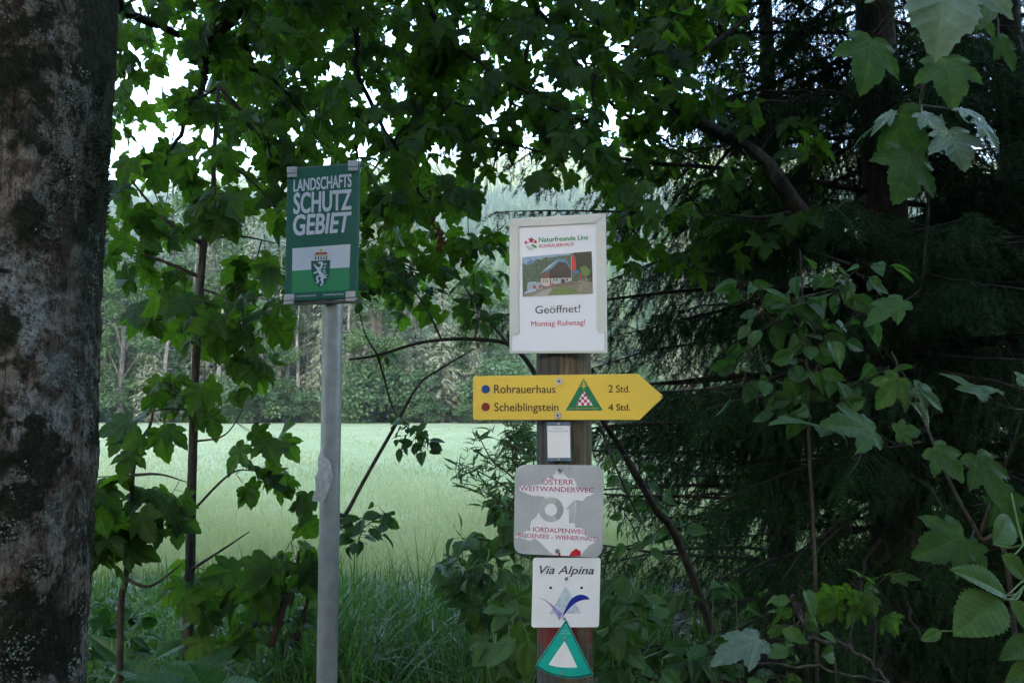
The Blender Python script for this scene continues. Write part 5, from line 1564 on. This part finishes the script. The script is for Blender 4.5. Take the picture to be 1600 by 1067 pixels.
bush('elder_bush', 'broad-leaved green bush spreading left of the post at the meadow edge', 'shrub', [(830, 800, 800), (800, 745, 840), (815, 715, 870), (840, 830, 770), (780, 760, 900)],
     cloud(720, 845, 830, 970, 46) + cloud(780, 850, 760, 840, 16) + cloud(680, 740, 870, 920, 7), 2.95, 4, (.05, .095), OVATE, M_ovate, M_stem, .35, hang=.2, face=(0, -.5, .8), pet=.03)
nw = []
wst = [[gp(850, 2.6), (840, 850, 2.6), (812, 760, 2.6), (770, 720, 2.6), (745, 675, 2.6), .005], [(835, 830, 2.6), (800, 770, 2.6), (755, 740, 2.6), (712, 722, 2.6), .004], [(838, 840, 2.6), (835, 740, 2.65), (826, 660, 2.7), .004], [(840, 850, 2.6), (800, 800, 2.55), (745, 760, 2.5), .003], [(812, 760, 2.6), (806, 700, 2.6), (812, 670, 2.6), .003]]
for L in wst:
    for q in np.linspace(.45, 1, 9):
        P = [p for p in L if isinstance(p, tuple)]
        i = min(len(P) - 2, int(q * (len(P) - 1))); t_ = q * (len(P) - 1) - i
        nw.append(np.array(at(*P[i])) * (1 - t_) + np.array(at(*P[i + 1])) * t_ + rng.normal(0, .02, 3))
for p in cloud(790, 838, 660, 790, 26): nw.append(np.array(at(p[0], p[1], 2.6 + rng.uniform(-.1, .15))))
plant('willow_shrub', 'small willow with fine narrow leaves and thin twigs beside the post, against the bright meadow', 'shrub', wst, np.array(nw), 7, (.03, .055), NARROW, M_willow, M_twig, hang=-.3, face=(0, -.6, .6), pet=.008, spread=.08)
def ex(fo, br):
    for b, t_, w, n, st in (((330, 1085, 2.5), (262, 1030, 2.45), 1.0, (0, -.5, .9), None), ((300, 1100, 2.4), (200, 1052, 2.35), .8, (0, -.5, .9), None), ((330, 1100, 2.35), (300, 1040, 2.3), 1.4, (0, -.6, .8), None),
                            ((310, 1110, 2.3), (215, 1090, 2.2), .9, (0, -.5, .9), None), ((250, 1060, 2.8), (170, 1030, 2.8), .7, (0, -.4, .9), None), ((300, 1060, 2.9), (370, 1000, 3.0), .8, (.1, -.4, .9), None), ((320, 1100, 2.3), (400, 1062, 2.25), .9, (0, -.5, .9), None),
                            ((200, 1040, 2.9), (140, 985, 2.9), .6, (0, -.5, .8), None), ((240, 1030, 3.0), (300, 990, 3.1), .7, (0, -.4, .9), None)):
        leaf_between(fo, br, b, t_, OVATE_FINE, None, w, n, st)
plant('dock_plant', 'low clump of large smooth dark leaves at the foot of the two saplings', 'plant', [[gp(310, 2.5), (312, 1120, 2.5), (315, 1095, 2.45), .006]], [], 0, None, None, mat_leaf('dock_leaf', (.022, .07, .018), (.035, .09, .022), .25, .45, 'ovate'), M_stem, extra=ex)
def ex(fo, br):
    leaf_between(fo, br, (1186, 998, 1.9), (1108, 1034, 1.87), MAPLE_FINE, .5, .75, (.1, -.5, .9), (1240, 1008, 1.95))
pr = bush('maple_seedling', 'small maple seedling with one pale upturned leaf low in the dark under the spruce', 'seedling', [(1250, 1240, 930), (1270, 1262, 1000), (1240, 1225, 960)],
     cloud(1185, 1285, 905, 1067, 15), 2.05, 2, (.035, .07), OVATE, M_bramble, M_twig, hang=.3, face=(0, -.7, .6), pet=.03)
fo, br2 = MB(), MB(); ex(fo, br2); o_ = np.array(pr.location)
fo.build('pale_leaf', M_pale_leaf, pr, False, org=o_); br2.build('leaf_stalk', M_stem, pr, False, org=o_)
bush('maple_seedling', 'knee-high maple seedling with lobed leaves under the spruce boughs, right of the thin upright stem', 'seedling', [(1330, 1330, 930), (1340, 1370, 950), (1320, 1300, 940)],
     cloud(1285, 1400, 890, 950, 8), 2.5, 2, (.06, .09), MAPLE, M_maple, M_twig, hang=.4, face=(0, -.7, .6), pet=.03)
plant('upright_stem', 'thin straight upright stem standing in the dark in front of the spruce', 'sapling', [[gp(1278, 2.6), (1276, 1000, 2.6), (1272, 850, 2.6), (1264, 700, 2.6), (1262, 600, 2.6), (1255, 480, 2.65), (1250, 390, 2.7), .007], [(1262, 600, 2.6), (1310, 520, 2.65), (1370, 470, 2.7), .004], [(1258, 540, 2.6), (1210, 500, 2.65), (1165, 470, 2.7), .004]],
      np.array([at(x, y, 2.6 + rng.uniform(-.1, .1)) for x, y in [(1262, 640), (1240, 600), (1275, 570), (1225, 640), (1290, 620), (1215, 500), (1240, 470), (1280, 500)] + cloud(1150, 1390, 400, 640, 34)]), 3, (.055, .095), OVATE, M_ovate, M_twig, hang=.5)
# shaded green ground plants in the grass
for lab, x0, x1, y0, y1, Y, n in (('nettle clump in the shadow left of the steel pole, behind the dock leaves', 380, 480, 900, 1000, 3.4, 26),
                                  ('nettle clump in the dark below the slanting stem right of the post', 1040, 1180, 900, 1060, 2.8, 14),
                                  ('nettle clump beside the foot of the lichen-crusted trunk', 120, 230, 930, 1040, 3.3, 20)):
    c = (x0 + x1) / 2
    bush('nettle', lab, 'plant', [(c - 20, c - 30, y0 + 20), (c + 10, c + 5, y0), (c + 40, c + 40, y0 + 30)], cloud(x0, x1, y0, y1, n), Y, 4, (.05, .10), OVATE, M_ovate, M_stem, hang=.2, face=(0, -.5, .8), pet=.02)
M_red_stick = mat_bark('reddish_bark', (0.028, 0.014, 0.011), (0.07, 0.036, 0.028), 60)
# dead sticks on the ground
for lab, P, r0 in (('reddish-brown dead stick slanting up from the grass left of the steel pole', [(425, 1010, 3.1), (440, 960, 3.15), (462, 895, 3.2), (470, 850, 3.25)], .014),
                   ('second reddish-brown dead stick leaning close behind the first, nearer the steel pole', [(462, 1000, 3.2), (480, 940, 3.25), (497, 880, 3.3)], .011),
                   ('dry branch lying on the dark ground under the spruce', [(1260, 1000, 2.4), (1330, 1010, 2.4), (1380, 1060, 2.3), (1420, 1090, 2.2)], .008),
                   ('thin dry twig lying along the lower picture edge under the seedling', [(1150, 1035, 2.0), (1260, 1040, 2.0), (1350, 1060, 2.0), (1440, 1075, 2.0)], .004)):
    mb = MB(); pts = smooth_path([np.array(at(*p)) for p in P], 6); pts += rng.normal(0, .004, pts.shape)
    tube(mb, pts, (r0, r0 * .4), 6, True, .2)
    tag(mb.build('dead_stick', M_red_stick if 'reddish' in lab else M_grey_bark, None, True), lab, 'stick')

# ================================================================== UNSEEN TREES ADDED OUTSIDE THE VIEW (shade the boards from the open sky)
back = broadleaf('added_shade_tree', 'unseen leafy tree added outside the view to shade the boards', 13, 3.6, M_far_broad, M_fir_bark, 61, 2.2, group='unseen trees added to shade the boards', nleaf=9000, lsize=.34, nclump=44)
for j, (x, y, sc_) in enumerate(((-8.5, -5.2, 1.05), (7.6, -5.6, .95), (12.5, -3.2, 1.0), (-12.5, 1.5, 1.0), (-2.2, -8.2, 1.0), (3.4, -9.0, 1.05))):
    o = back if j == 0 else copy_thing(back)
    o.location = (x, y, 0); o.scale = (sc_, sc_, sc_); o.rotation_euler = (0, 0, j * 1.3)

# ------------------------------------------------------------------ valley air
hz = MB(); box(hz, (0, 1000, 149), (2400, 2300, 302))
t = NT('haze_air'); pv = t.n('VolumePrincipled')
pv.inputs['Color'].default_value = (.95, .96, .97, 1); pv.inputs['Density'].default_value = .0004; pv.inputs['Anisotropy'].default_value = .2
t.l(pv.outputs[0], t.out.inputs['Volume'])
tag(hz.build('haze', t.m), 'thin pale haze filling the valley', 'haze', kind='stuff')
